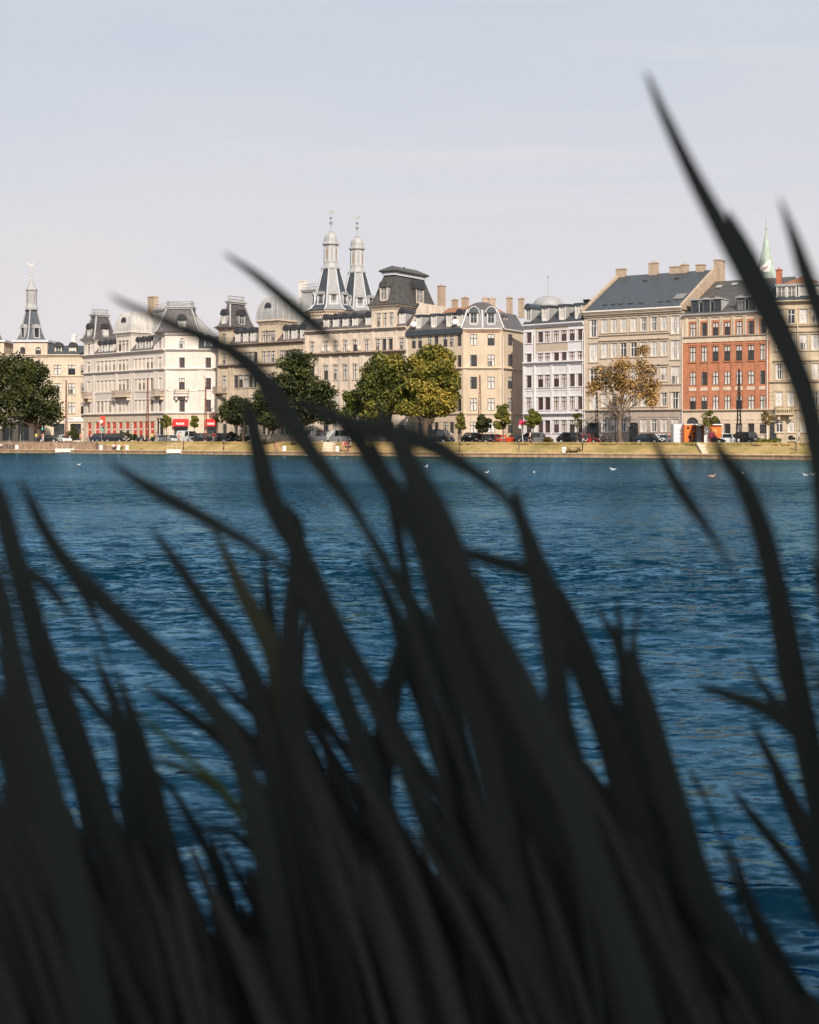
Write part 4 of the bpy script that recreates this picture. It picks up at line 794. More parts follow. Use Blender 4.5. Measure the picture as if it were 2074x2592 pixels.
# wave slopes straight from noise in world space, so that they hold at any distance
slopes = None
for sc_, st_, amp, det in ((.7, (.5, 1.4, 1), .30, 2), (2.2, (.6, 1.3, 1), .55, 2), (4.8, (.65, 1.25, 1), .90, 2), (12.0, (.7, 1.2, 1), .60, 2)):
    n_ = wn(sc_, st_, det, .55); q = vmath('MULTIPLY', vmath('SUBTRACT', n_.outputs['Color'], (.5, .5, .5)), (amp * 1.0, amp * 2.4, 0.0)); slopes = q if slopes is None else vmath('ADD', slopes, q)
gust = wn(.03, (.3, 1.5, 1), 3)
sy_ = t.nodes.new('ShaderNodeSeparateXYZ'); t.links.new(g_.outputs['Position'], sy_.inputs[0]); dv = t.nodes.new('ShaderNodeMath'); dv.operation = 'MULTIPLY'; t.links.new(sy_.outputs['Y'], dv.inputs[0]); dv.inputs[1].default_value = 1 / 240
wl_ = t.nodes.new('ShaderNodeValToRGB'); t.links.new(dv.outputs[0], wl_.inputs[0]); wl_.color_ramp.interpolation = 'EASE'         # wind lanes: strength of the chop against distance offshore
wl_.color_ramp.elements[0].position = 0; wl_.color_ramp.elements[0].color = (.62,) * 3 + (1,); wl_.color_ramp.elements[1].position = .95; wl_.color_ramp.elements[1].color = (.6,) * 3 + (1,)
for p_, v_ in ((.075, .62), (.115, 1.5), (.15, .70), (.22, .6), (.275, 1.4), (.33, 1.6), (.39, .62), (.55, .6), (.60, .85), (.66, .6)): e_ = wl_.color_ramp.elements.new(p_); e_.color = (v_, v_, v_, 1)
gr = t.nodes.new('ShaderNodeMapRange'); t.links.new(gust.outputs['Fac'], gr.inputs['Value']); gr.inputs['From Min'].default_value = .35; gr.inputs['From Max'].default_value = .65; gr.inputs['To Min'].default_value = .7; gr.inputs['To Max'].default_value = 1.25
am = t.nodes.new('ShaderNodeMath'); am.operation = 'MULTIPLY'; t.links.new(gr.outputs[0], am.inputs[0]); t.links.new(wl_.outputs['Color'], am.inputs[1])
# normals tilted and capped towards the viewer's shore to shape the sky reflection
lim = t.nodes.new('ShaderNodeMath'); lim.operation = 'DIVIDE'; lim.inputs[0].default_value = 1.7; t.links.new(sy_.outputs['Y'], lim.inputs[1]); lim2 = t.nodes.new('ShaderNodeMath'); lim2.operation = 'SUBTRACT'; t.links.new(lim.outputs[0], lim2.inputs[0]); lim2.inputs[1].default_value = .03
cmb = t.nodes.new('ShaderNodeCombineXYZ'); cmb.inputs[0].default_value = 9; cmb.inputs[2].default_value = 9; t.links.new(lim2.outputs[0], cmb.inputs[1])
ln1 = t.nodes.new('ShaderNodeMath'); ln1.operation = 'MULTIPLY'; ln1.inputs[1].default_value = .0065; t.links.new(sy_.outputs['Y'], ln1.inputs[0]); ln2 = t.nodes.new('ShaderNodeMath'); ln2.operation = 'MINIMUM'; ln2.inputs[1].default_value = .17; t.links.new(ln1.outputs[0], ln2.inputs[0])
cm2 = t.nodes.new('ShaderNodeCombineXYZ'); t.links.new(ln2.outputs[0], cm2.inputs[1])
lean = vmath('MINIMUM', vmath('SUBTRACT', slopes, cm2.outputs[0]), cmb.outputs[0])
sc_n = t.nodes.new('ShaderNodeVectorMath'); sc_n.operation = 'SCALE'; t.links.new(lean, sc_n.inputs[0]); t.links.new(am.outputs[0], sc_n.inputs['Scale'])
b2_ = t.nodes.new('ShaderNodeVectorMath'); b2_.operation = 'NORMALIZE'; t.links.new(vmath('ADD', g_.outputs['Normal'], sc_n.outputs[0]), b2_.inputs[0])
df_ = t.nodes.new('ShaderNodeBsdfDiffuse'); df_.inputs['Color'].default_value = (.0015, .020, .037, 1)
gl_ = t.nodes.new('ShaderNodeBsdfGlossy'); gl_.inputs['Color'].default_value = (.205, .41, .58, 1); gl_.inputs['Roughness'].default_value = .06; t.links.new(b2_.outputs[0], gl_.inputs['Normal'])
fr_ = t.nodes.new('ShaderNodeFresnel'); fr_.inputs['IOR'].default_value = 1.33; t.links.new(b2_.outputs[0], fr_.inputs['Normal'])
fm_n = t.nodes.new('ShaderNodeMapRange'); t.links.new(fr_.outputs[0], fm_n.inputs['Value']); fm_n.inputs['From Min'].default_value = .03; fm_n.inputs['From Max'].default_value = .56; fm_n.inputs['To Min'].default_value = .02
ms_ = t.nodes.new('ShaderNodeMixShader'); t.links.new(fm_n.outputs[0], ms_.inputs[0]); t.links.new(df_.outputs[0], ms_.inputs[1]); t.links.new(gl_.outputs[0], ms_.inputs[2]); t.links.new(ms_.outputs[0], t.nodes['Material Output'].inputs['Surface'])
rows_px = np.concatenate([np.array([60, 52, 40, 30]) * 1.0, 56 + 0 * np.zeros(1)])[:0]
ys = [290.0]; ypx = 34.0
Yl = [9790 / v for v in np.concatenate([np.arange(34, 80, 3.0), np.arange(80, 1900, 2.6)])]
Yl = [y for y in Yl if y > 1.2] + [.6]
Yl = np.array(Yl); tt = np.linspace(-.52, .52, 620)
YY, TT = np.meshgrid(Yl, tt, indexing='ij'); XX = YY * TT
Z = np.zeros_like(XX); rs = np.random.default_rng(5)
fade = np.clip((60 - YY) / 45, 0, 1); 
for k in range(64):
    lam = float(np.exp(rs.uniform(math.log(.22), math.log(2.6)))); th = rs.normal(math.radians(-100), .42); a = lam * .0062 * rs.uniform(.6, 1.3)
    f2 = fade * np.clip((lam * 40 - YY) / 12, 0, 1)
    ph_ = rs.uniform(0, 6.28); arg = 2 * math.pi / lam * (XX * math.cos(th) + YY * math.sin(th)) + ph_
    Z += f2 * a * (np.sin(arg) + .22 * np.cos(2 * arg))
env = .75 + .45 * np.sin(XX * .21 + 1.3 * np.sin(YY * .17)) * np.sin(YY * .31 + .8)
Z *= np.clip(env, .35, 1.3) * np.clip((.52 - np.abs(TT)) / .05, 0, 1)
nr, nc = XX.shape; V = np.stack([XX, YY, Z], -1).reshape(-1, 3); idx = np.arange(nr * nc).reshape(nr, nc)
Q = np.stack([idx[:-1, :-1], idx[1:, :-1], idx[1:, 1:], idx[:-1, 1:]], -1).reshape(-1, 4)
me = npmesh('water', V, Q, m_water); me.polygons.foreach_set('use_smooth', np.ones(len(Q), bool)); o = place('water', me); o['kind'] = 'structure'
m = MB()                                                     # the rest of the lake, left, right and behind the waves
yb_, ya_ = Yl[0], Yl[-1]
m.poly([(-900, ya_, 0), (-.52 * ya_, ya_, 0), (-.52 * yb_, yb_, 0), (-900, yb_, 0)]); m.poly([(.52 * ya_, ya_, 0), (900, ya_, 0), (900, yb_, 0), (.52 * yb_, yb_, 0)]); m.poly([(-900, yb_, 0), (900, yb_, 0), (900, 340, 0), (-900, 340, 0)])
o = m.obj('water', m_water); o['kind'] = 'structure'
m = MB(); m.loft([[(x, y, z) for y, z in ((-40, 1.3), (-2, 1.25), (.8, 1.1), (1.9, .55), (3.0, -.5))] for x in (-60, -20, -6, 0, 6, 20, 60)], cap0=False, cap1=False, closed=False); o = m.obj('near_bank', m_earth); o['kind'] = 'structure'

# ---------------------------------------------------------------- trees
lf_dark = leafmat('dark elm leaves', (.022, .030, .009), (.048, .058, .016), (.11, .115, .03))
lf_chest = leafmat('turning chestnut leaves', (.070, .082, .014), (.19, .185, .028), (.46, .33, .06), scale=.25)
lf_green = leafmat('fresh green leaves', (.04, .055, .01), (.11, .13, .02), (.22, .22, .03))
lf_mid = leafmat('deep green chestnut leaves', (.050, .062, .012), (.13, .14, .022), (.30, .25, .045), scale=.3)
lf_aut = leafmat('brown autumn leaves', (.18, .10, .035), (.42, .24, .08), (.66, .42, .16), scale=.4)
lf_aut2 = leafmat('olive autumn leaves', (.05, .045, .012), (.14, .105, .03), (.34, .19, .06), scale=.4)
m_bark = mat('grey brown bark', (.12, .085, .06), rough=.95, var=.25, scale=3, stretch=(1, 1, .3)); m_bark_l = mat('pale bark', (.20, .145, .11), rough=.95, var=.25, scale=2, stretch=(1, 1, .3))
def leaf_cloud(clumps, n, size, flat=.75):
    """clumps = (centre, radius); leaf faces spread through the outer part of every clump"""
    C = np.array([c for c, r in clumps]); R = np.array([r for c, r in clumps]); w_ = R ** 2; k = RNG.choice(len(R), n, p=w_ / w_.sum())
    d = RNG.normal(size=(n, 3)); d /= np.linalg.norm(d, axis=1)[:, None]; rr = R[k] * RNG.uniform(.45, 1.08, n) ** .6
    p = C[k] + d * rr[:, None] * np.array([1, 1, flat]); s = RNG.uniform(*size, n)
    nrm = d * .6 + RNG.normal(size=(n, 3)) * .5 + np.array([0, 0, .35]); nrm /= np.linalg.norm(nrm, axis=1)[:, None]
    a = np.cross(nrm, RNG.normal(size=(n, 3))); a /= np.linalg.norm(a, axis=1)[:, None]; b = np.cross(nrm, a)
    a *= s[:, None] * .5; b *= (s * RNG.uniform(.45, .8, n))[:, None] * .5
    V = np.stack([p - a, p - b * .9, p + a, p + b], 1).reshape(-1, 3); Q = np.arange(4 * n).reshape(n, 4); return V, Q
def limbs(m, base, top, r0, targets, rng=random):
    base, top = Vector(base), Vector(top); mid = base.lerp(top, .5) + Vector((rng.uniform(-.15, .15), 0, 0)); m.tube([base, base.lerp(mid, .15), mid, top], [r0 * 1.35, r0, r0 * .85, r0 * .7], 8)
    for q in targets:
        q = Vector(q); s0 = top.lerp(base, rng.uniform(0, .35)); c = s0.lerp(q, .5) + Vector((rng.uniform(-.5, .5), rng.uniform(-.5, .5), rng.uniform(.1, .8))); k = (q - s0).length; rr = r0 * .34
        m.tube([s0, c, q], [rr, rr * .6, rr * .15], 6)
        for j in range(3):
            e = c.lerp(q, rng.uniform(0, .6)); f = e + Vector((rng.uniform(-1, 1), rng.uniform(-1, 1), rng.uniform(-.1, 1))) * k * .25; m.tube([e, e.lerp(f, .5) + Vector((0, 0, .15)), f], [rr * .35, rr * .22, .02], 5)
def tree(name, label, Y, foot, fork_y, blobs, lm, n, size=(.3, .6), r0=.4, bark=None, per=17, rc=(.9, 1.6), group=None, extra=None, lean=0, flat=.8, zg=1.98, inner=.3, nl=3):
    """blobs = ellipses (px, py, rx, ry) of the crown as seen, at distance Y; the crown is as deep as it is wide"""
    s = Y / F; b = P(foot, 0, Y); root = thing(name, label, 'tree', (b.x, Y, zg), group=group); cl = []; tg = []
    for (x, y, rx, ry) in blobs:
        c = P(x, y, Y); rx *= s; ry *= s; k = max(4, int(per * rx * ry / 6)); d_ = Y * 0 + rx * .85
        for i in range(k):
            v = Vector((random.gauss(0, 1), random.gauss(0, 1), random.gauss(0, 1))).normalized() * (random.uniform(inner ** 3, 1) ** (1 / 3)); r = min(random.uniform(*rc), max(.3, .55 * rx))
            cl.append((tuple(c + Vector((v.x * max(.1, rx - r * .6), v.y * max(.1, d_ - r * .6), v.z * max(.1, ry - r * .5)))), r))
        tg += [c + Vector((random.uniform(-.5, .5) * rx, random.uniform(-.5, .5) * d_, random.uniform(-.2, .4) * ry)) for _ in range(nl if rx > 2 else min(nl, 2))]
    V, Q = leaf_cloud(cl, n, size, flat); place('crown', npmesh('crown', V, Q, lm), root)
    if extra:
        V, Q = leaf_cloud([c for c in cl if random.random() < .5] or cl, extra[1], size, flat); place('crown', npmesh('crown', V, Q, extra[0]), root)['label'] = extra[2]
    m = MB(); limbs(m, (b.x, Y, zg - .1), (P(foot + lean, 0, Y).x, Y, P(0, fork_y, Y).z), r0, tg); m.obj('trunk', bark or m_bark, root)
    return root
tree('elm_tree', 'big dark tree filling the left edge of the shore', yw(40) + 7, 98, 1085, [(55, 975, 85, 78), (20, 935, 70, 50), (95, 1020, 68, 62), (15, 1035, 90, 55), (75, 945, 50, 45), (-60, 960, 90, 90), (132, 1050, 32, 38)], lf_dark, 26000, (.35, .7), .6)
tree('elm_tree', 'tall dark tree with pyramid crown in front of the weathered beige block', yw(750) + 7, 748, 1070, [(755, 925, 52, 42), (745, 985, 88, 58), (775, 1035, 85, 45), (700, 1020, 62, 50), (820, 1010, 38, 48), (690, 1060, 60, 25), (835, 1055, 35, 24)], lf_dark, 26000, (.35, .65), .6)
tree('small_tree', 'low dark green tree left of the tall pyramid shaped tree', yw(600) + 7, 617, 1075, [(600, 1040, 48, 36), (575, 1052, 30, 28), (640, 1050, 36, 32), (590, 1018, 26, 16)], lf_dark, 11000, (.3, .55), .3)
tree('chestnut_tree', 'deep green chestnut crowding the left side of the yellowing chestnut', yw(960) + 7, 985, 1060, [(965, 945, 54, 55), (940, 985, 42, 50), (985, 1000, 60, 60), (950, 1035, 48, 36), (1000, 930, 36, 42), (1010, 970, 40, 60)], lf_mid, 22000, (.35, .6), .45, extra=(lf_dark, 5000, 'darker inner leaves'))  # extra leaves in a darker green
tree('chestnut_tree', 'broad yellowing chestnut tree in front of the palatial block', yw(1080) + 6.5, 1079, 1062, [(1090, 945, 68, 60), (1100, 908, 48, 34), (1060, 990, 62, 52), (1125, 985, 42, 58), (1050, 1035, 50, 30), (1110, 1030, 48, 30), (1145, 975, 24, 45)], lf_chest, 30000, (.35, .6), .5, extra=(lf_mid, 6000, 'greener inner leaves'))
tree('small_tree', 'bright green young tree between the pyramid tree and the chestnuts', yw(890) + 7.5, 893, 1075, [(890, 1010, 26, 26), (880, 1045, 34, 30), (915, 1035, 25, 36)], lf_green, 8000, (.3, .5), .25)
# the sparse autumn tree shows its limbs
Y6 = yw(1570) + 6.5
tree('autumn_tree', 'sparse brown autumn tree with forked pale trunk before the taupe house', Y6, 1570, 1046, [(1530, 945, 28, 28), (1510, 985, 26, 32), (1572, 925, 34, 26), (1562, 970, 40, 36), (1625, 890, 24, 24), (1630, 935, 34, 28), (1612, 985, 40, 34), (1650, 970, 26, 34), (1655, 1005, 26, 22), (1490, 1005, 12, 18), (1560, 1015, 24, 14), (1640, 1020, 28, 14)], lf_aut, 4600, (.22, .45), .30, bark=m_bark_l, per=26, rc=(.6, 1.3), nl=1, extra=(lf_aut2, 2600, 'olive leaves near the limbs'), inner=.2)
def young(px, y0, y1, wpx, lab, lm, n=1500, off=7.5, name='young_tree', r0=.07):
    Y = yw(px) + off; c = (y0 + y1) / 2
    tree(name, lab, Y, px, y1 - (y1 - y0) * .25, [(px, c + (y1 - y0) * .1, wpx * .6, (y1 - y0) * .46), (px, y0 + (y1 - y0) * .25, wpx * .38, (y1 - y0) * .28)], lm, int(n * 1.5), (.18, .34), r0, per=40, rc=(.35, .6), inner=.2)
young(421, 1050, 1082, 27, 'small round street tree left of the red awning', lf_mid); young(492, 1049, 1085, 25, 'small street tree between the two red awnings', lf_mid)
young(1166, 1046, 1087, 30, 'small egg shaped dark tree right of the yellowing chestnut', lf_mid, 1900); young(1223, 1050, 1094, 48, 'dusky low street tree before the ochre corner house', lf_dark, 2600); young(1273, 1024, 1087, 46, 'taller bushy street tree beside the dark alley', lf_mid, 3400)
young(1350, 1036, 1082, 42, 'round yellow green street tree before the white town house', lf_green, 2400); young(1461, 1032, 1080, 24, 'thin sapling with few leaves before the white town house', lf_mid, 330); young(1794, 1036, 1080, 40, 'thin leaved sapling behind the orange container', lf_mid, 600); young(1938, 1034, 1078, 34, 'half bare sapling at the corner of the brick house', lf_aut2, 330); young(1560, 1040, 1052, 14, 'wispy sapling under the autumn tree', lf_aut2, 120)
def bush(px, y0, y1, wpx, lab, lm, n, off=9.5, name='bush', long=False, cat='bush'):
    Y = yw(px) + off; s = Y / F; c = P(px, (y0 + y1) / 2, Y); hw, hh = wpx * s / 2, max(.4, (c.z - 1.95)); k = max(5, int(hw * 5)); root = thing(name, lab, cat, (c.x, Y, 1.98))
    cl = [(tuple((c.x + random.uniform(-1, 1) * hw * .85, Y + random.uniform(-.5, .5), 2.0 + random.uniform(.1, 1) * (c.z - 2.0) * 1.6)), random.uniform(.35, .55)) for _ in range(k * 2)]
    V, Q = leaf_cloud(cl, n, (.15, .3)); place('foliage', npmesh('foliage', V, Q, lm), root); m = MB()
    for _ in range(6): x = c.x + random.uniform(-.8, .8) * hw; m.tube([(x, Y, 1.95), (x + random.uniform(-.2, .2), Y, c.z)], [.04, .015], 4)
    m.obj('stem', m_bark, root)
bush(323, 1094, 1116, 48, 'dark green clipped hedge behind the parked dark cars', lf_dark, 2400, 15, 'hedge', cat='hedge'); bush(608, 1096, 1112, 56, 'dark hedge under the low dark tree', lf_dark, 2400, 12, 'hedge', cat='hedge')
bush(186, 1070, 1112, 26, 'tall dark shrub below the white shop sign', lf_dark, 2600, 12); bush(1389, 1106, 1120, 20, 'dry brown bush on the bank beside the white town house', lf_aut2, 600, 8); bush(1945, 1107, 1124, 62, 'wild green bush on the bank before the brick house', lf_green, 1600, 8.2)

# unseen tree added behind the viewer to keep the sun off the reeds
wt = thing('shade_tree', 'unseen tree added behind the viewer to shade the reeds', 'tree', (4.5, -11.5, 1.25)); cl = []
for _ in range(150):
    v = Vector((random.gauss(0, 1), random.gauss(0, 1), random.gauss(0, 1))).normalized() * random.random() ** .33; cl.append(((3.4 + v.x * 4.2, -10.6 + v.y * 3.4, 10.2 + v.z * 3.4), random.uniform(.9, 1.5)))
V, Q = leaf_cloud(cl, 26000, (.3, .6)); place('crown', npmesh('crown', V, Q, lf_dark), wt); m = MB(); m.tube([(4.5, -11.5, 1.1), (4.4, -11.4, 4), (3.8, -11, 8)], [.5, .42, .3], 8)
for c, r in cl[:9]: m.tube([(3.9, -11.1, 7), c], [.16, .03], 5)
m.obj('trunk', m_bark, wt)
# ---------------------------------------------------------------- vehicles
def paint(n, c, rough=.25): return mat(n, c, rough=rough, var=.03, spec=.6)
pt_black, pt_navy, pt_white, pt_silver, pt_red, pt_grey = paint('black car paint', (.012, .013, .016)), paint('dark blue car paint', (.012, .02, .035)), paint('white car paint', (.75, .75, .74)), paint('silver car paint', (.42, .43, .45)), paint('red car paint', (.42, .03, .03)), paint('grey car paint', (.16, .16, .17))
m_tyre = mat('tyre rubber', (.015, .015, .015), rough=.9); m_rim = mat('alloy rim', (.5, .5, .5), rough=.35); m_lamp = mat('headlamp glass', (.8, .8, .78), rough=.1, spec=.8); m_tail = mat('tail lamp', (.45, .02, .02), rough=.2)
DIM = {'suv': (4.6, 1.86, 1.70, .95, (.22, .30, .78, .97)), 'hatch': (4.1, 1.76, 1.46, .86, (.24, .36, .80, .97)), 'sedan': (4.5, 1.78, 1.43, .86, (.26, .38, .74, .90)), 'estate': (4.6, 1.80, 1.48, .87, (.25, .37, .88, .98)), 'van': (5.3, 2.0, 2.15, 1.15, (.10, .22, .96, .99))}
def car(kind, pt, label, px, off, yaw, group='vehicles parked along the shore road'):
    Lc, Wc, H, bz, (a0, a1, a2, a3) = DIM[kind]; Y = yw(px) + off; x = (px - CX) / F * Y; h2, w2 = Lc / 2, Wc / 2
    root = thing('parked_van' if kind == 'van' else 'parked_car', label, 'van' if kind == 'van' else 'car', (x, Y, 1.92 if off > 10.2 else 2.03), rad(yaw), group); M = WM[root.name]
    X = lambda t: h2 - t * Lc                                # t = 0 nose .. 1 tail
    m = MB(); nose = bz - (.12 if kind != 'van' else .15)
    prof = [(X(.0), .38), (X(.0) , .62), (X(.03), nose - .08), (X(a0), bz), (X(a3), bz), (X(1.0), bz - .08), (X(1.0), .4), (X(.97), .26)]
    def arch(cx): return [(cx + .38 * math.cos(q), .26 + .36 * math.sin(q)) for q in [math.pi * i / 6 for i in range(7)]]
    low = list(reversed(arch(X(.81)))) and ([(X(.97), .26)] + list(reversed(arch(X(.81)))) + list(reversed(arch(X(.18)))) + [(X(.03), .26)])
    side = prof[:-1] + low
    rings = [[(px_, -w2 + .0, z) for px_, z in side], [(px_, w2, z) for px_, z in side]]; m.loft(rings)
    rz = H; g0 = w2 - .06; g1 = w2 - .24                      # greenhouse frame: roof panel and pillars
    m.loft([[(X(a1), -g1, rz - .07), (X(a2), -g1, rz - .07), (X(a2), g1, rz - .07), (X(a1), g1, rz - .07)], [(X(a1) - .1, -g1 + .08, rz), (X(a2) + .1, -g1 + .08, rz), (X(a2) + .1, g1 - .08, rz), (X(a1) - .1, g1 - .08, rz)]])
    for sg in (-1, 1):
        for (tb, tt_) in ((a0, a1), ((a0 + a3) / 2 + .02, (a1 + a2) / 2 + .02), (a3, a2)): m.tube([(X(tb), sg * g0, bz - .02), (X(tt_), sg * g1, rz - .05)], .045, 4)
    if kind == 'van':
        for sg in (-1, 1): m.loft([[(X(.42), sg * (g0 + .01), bz), (X(.98), sg * (g0 + .01), bz), (X(.955), sg * (g1 + .02), rz - .06), (X(.42), sg * (g1 + .02), rz - .06)], [(X(.42), sg * (g0 - .05), bz), (X(.98), sg * (g0 - .05), bz), (X(.955), sg * (g1 - .05), rz - .06), (X(.42), sg * (g1 - .05), rz - .06)]])
    m.obj('body', pt, root, M)
    m = MB(); m.loft([[(X(a0) , -g0 + .02, bz - .01), (X(a3), -g0 + .02, bz - .01), (X(a3), g0 - .02, bz - .01), (X(a0), g0 - .02, bz - .01)], [(X(a1), -g1 + .02, rz - .072), (X(a2), -g1 + .02, rz - .072), (X(a2), g1 - .02, rz - .072), (X(a1), g1 - .02, rz - .072)]]); m.obj('windows', m_gl_d, root, M)['label'] = None or 'car glass'
    for t_ in (.18, .81):
        for sg in (-1, 1):
            Mx = M @ Matrix.Translation((X(t_), sg * (w2 - .1), .33)) @ Matrix.Rotation(rad(90), 4, 'X'); wl = MB().lathe([(.24, -.11), (.33, -.10), (.33, .10), (.24, .11)], 14).obj('wheel', m_tyre, root, Mx); MB().lathe([(.21, -.115), (.22, .115), (.05, .118)], 10).obj('rim', m_rim, wl, Mx)
    for sg in (-1, 1): MB().box(X(0) - .12, X(0) + .015, sg * (w2 - .32) - .2, sg * (w2 - .32) + .2, .60, .76).obj('headlight', m_lamp, root, M); MB().box(X(1) - .015, X(1) + .1, sg * (w2 - .22) - .14, sg * (w2 - .22) + .14, .66, .86).obj('tail_light', m_tail, root, M)
    MB().box(X(0) - .02, X(0) + .02, -.26, .26, .42, .54).obj('number_plate', m_sign, root, M); MB().box(X(1) - .02, X(1) + .02, -.26, .26, .5, .62).obj('number_plate', m_sign, root, M)
    for sg in (-1, 1): MB().ball((X(a0) - .35, sg * (w2 + .06), bz + .08), (.07, .11, .08), 6, 4).obj('side_mirror', pt, root, M)
    return root
car('suv', pt_navy, 'dark blue car parked in front of the red posters, leftmost of the dark pair', 258, 10.5, -38); car('suv', pt_black, 'black off-roader with silver grille right of the dark blue car', 296, 10.5, -30)
car('sedan', pt_black, 'dark car under the big left tree', 127, 11, -20); car('hatch', pt_white, 'white car nose-on beside the tall dark shrub', 163, 11, -60)
car('hatch', pt_silver, 'silver hatchback beside the left street tree', 412, 12.5, -30); car('sedan', pt_silver, 'silver saloon seen nose-on under the red awning', 435, 10.5, -62)
car('van', pt_white, 'white people carrier below the red awning', 476, 12, -52); car('suv', pt_black, 'black car seen from behind right of the white people carrier', 512, 11, 150); car('suv', pt_black, 'black car beside the low dark tree', 562, 11, -35); car('hatch', pt_black, 'black car half behind the low dark tree', 590, 12, -35)
car('van', pt_grey, 'dark grey van below the pyramid shaped tree', 802, 11.5, -30); car('van', pt_white, 'white van nose-on right of the dark grey van', 856, 11.5, -55); car('van', pt_black, 'black van beside the chestnut trunk', 1107, 11, -32)
car('suv', pt_black, 'black car before the left windows of the ochre corner house', 1198, 11, -65); car('hatch', pt_navy, 'dark car with pale plate next to the silver car at the ochre house', 1226, 10.5, -50); car('estate', pt_silver, 'silver estate behind the dark car at the ochre house', 1250, 12, -45)
car('hatch', pt_black, 'black car in the dark alley mouth', 1312, 13, -70); car('suv', pt_grey, 'grey car before the white town house', 1358, 12, -30); car('suv', pt_black, 'black car with wooden posts before it at the white town house', 1450, 11, -40); car('sedan', pt_red, 'red car at the left end of the taupe house', 1487, 12, -35); car('sedan', pt_black, 'black car half behind the red car', 1462, 14, -30)
car('hatch', pt_navy, 'dark blue hatchback before the red barrier', 1645, 10.5, -40); car('sedan', pt_white, 'white car behind the dark blue hatchback', 1680, 12.5, -30)
car('sedan', pt_black, 'long black saloon before the orange kiosk', 1800, 10.5, -30); car('estate', pt_white, 'white estate car before the brick house', 1845, 11.8, -38); car('suv', pt_black, 'black car right of the white estate', 1891, 12, -60)

# ---------------------------------------------------------------- people
SK = {}
def skin_mesh(key, nodes, edges, sub=1):
    if key in SK: return SK[key]
    me = bpy.data.meshes.new('t'); me.from_pydata([n[:3] for n in nodes], edges, []); o = bpy.data.objects.new('t', me); COL.objects.link(o)
    o.modifiers.new('s', 'SKIN'); 
    for i, n in enumerate(nodes): me.skin_vertices[0].data[i].radius = (n[3], n[3] if len(n) < 5 else n[4])
    me.skin_vertices[0].data[0].use_root = True
    sb = o.modifiers.new('u', 'SUBSURF'); sb.levels = sub; dg = bpy.context.evaluated_depsgraph_get(); r = bpy.data.meshes.new_from_object(o.evaluated_get(dg)); bpy.data.objects.remove(o)
    SK[key] = r; return r
m_skin = mat('warm skin', (.55, .30, .20), rough=.6, var=.05); m_hair = mat('brown hair', (.05, .03, .02), rough=.7)  # one even warm skin colour
CL = {k: mat(k + ' cloth', c, rough=.9, var=.08, scale=4) for k, c in dict(white=(.72, .70, .68), red=(.5, .05, .05), pink=(.62, .28, .26), navy=(.02, .025, .05), black=(.018, .018, .02), yellow=(.6, .6, .12), denim=(.07, .10, .17), khaki=(.35, .27, .17), blue=(.12, .25, .42)).items()}
def pose(kind):
    # joints: pelvis, chest, neck, head ; L/R knee, ankle ; L/R elbow, hand  (x right, y forward is -y, metres)
    if kind == 'walk': return dict(pel=(0, 0, .95), leg=[((-.1, -.14, .52), (-.1, -.22, .08)), ((.1, .08, .5), (.1, .32, .12))], arm=[((-.22, .1, 1.12), (-.22, .02, .88)), ((.22, -.12, 1.14), (.2, -.3, .95))], lean=.02)
    if kind == 'sit': return dict(pel=(0, 0, .45), leg=[((-.12, -.42, .48), (-.12, -.44, .06)), ((.12, -.42, .48), (.14, -.42, .06))], arm=[((-.24, -.08, .68), (-.12, -.36, .56)), ((.24, -.08, .68), (.12, -.36, .56))], lean=-.08)
    if kind == 'bend': return dict(pel=(0, .1, .85), leg=[((-.1, -.02, .47), (-.1, .05, .08)), ((.1, .02, .47), (.1, .12, .08))], arm=[((-.22, -.42, .82), (-.18, -.5, .55)), ((.22, -.42, .82), (.18, -.5, .55))], lean=-.42)
    return dict(pel=(0, 0, .95), leg=[((-.1, -.02, .5), (-.1, .02, .08)), ((.1, -.03, .5), (.12, .02, .08))], arm=[((-.24, .03, 1.14), (-.24, -.04, .88)), ((.25, .02, 1.14), (.2, -.14, .95))], lean=0)
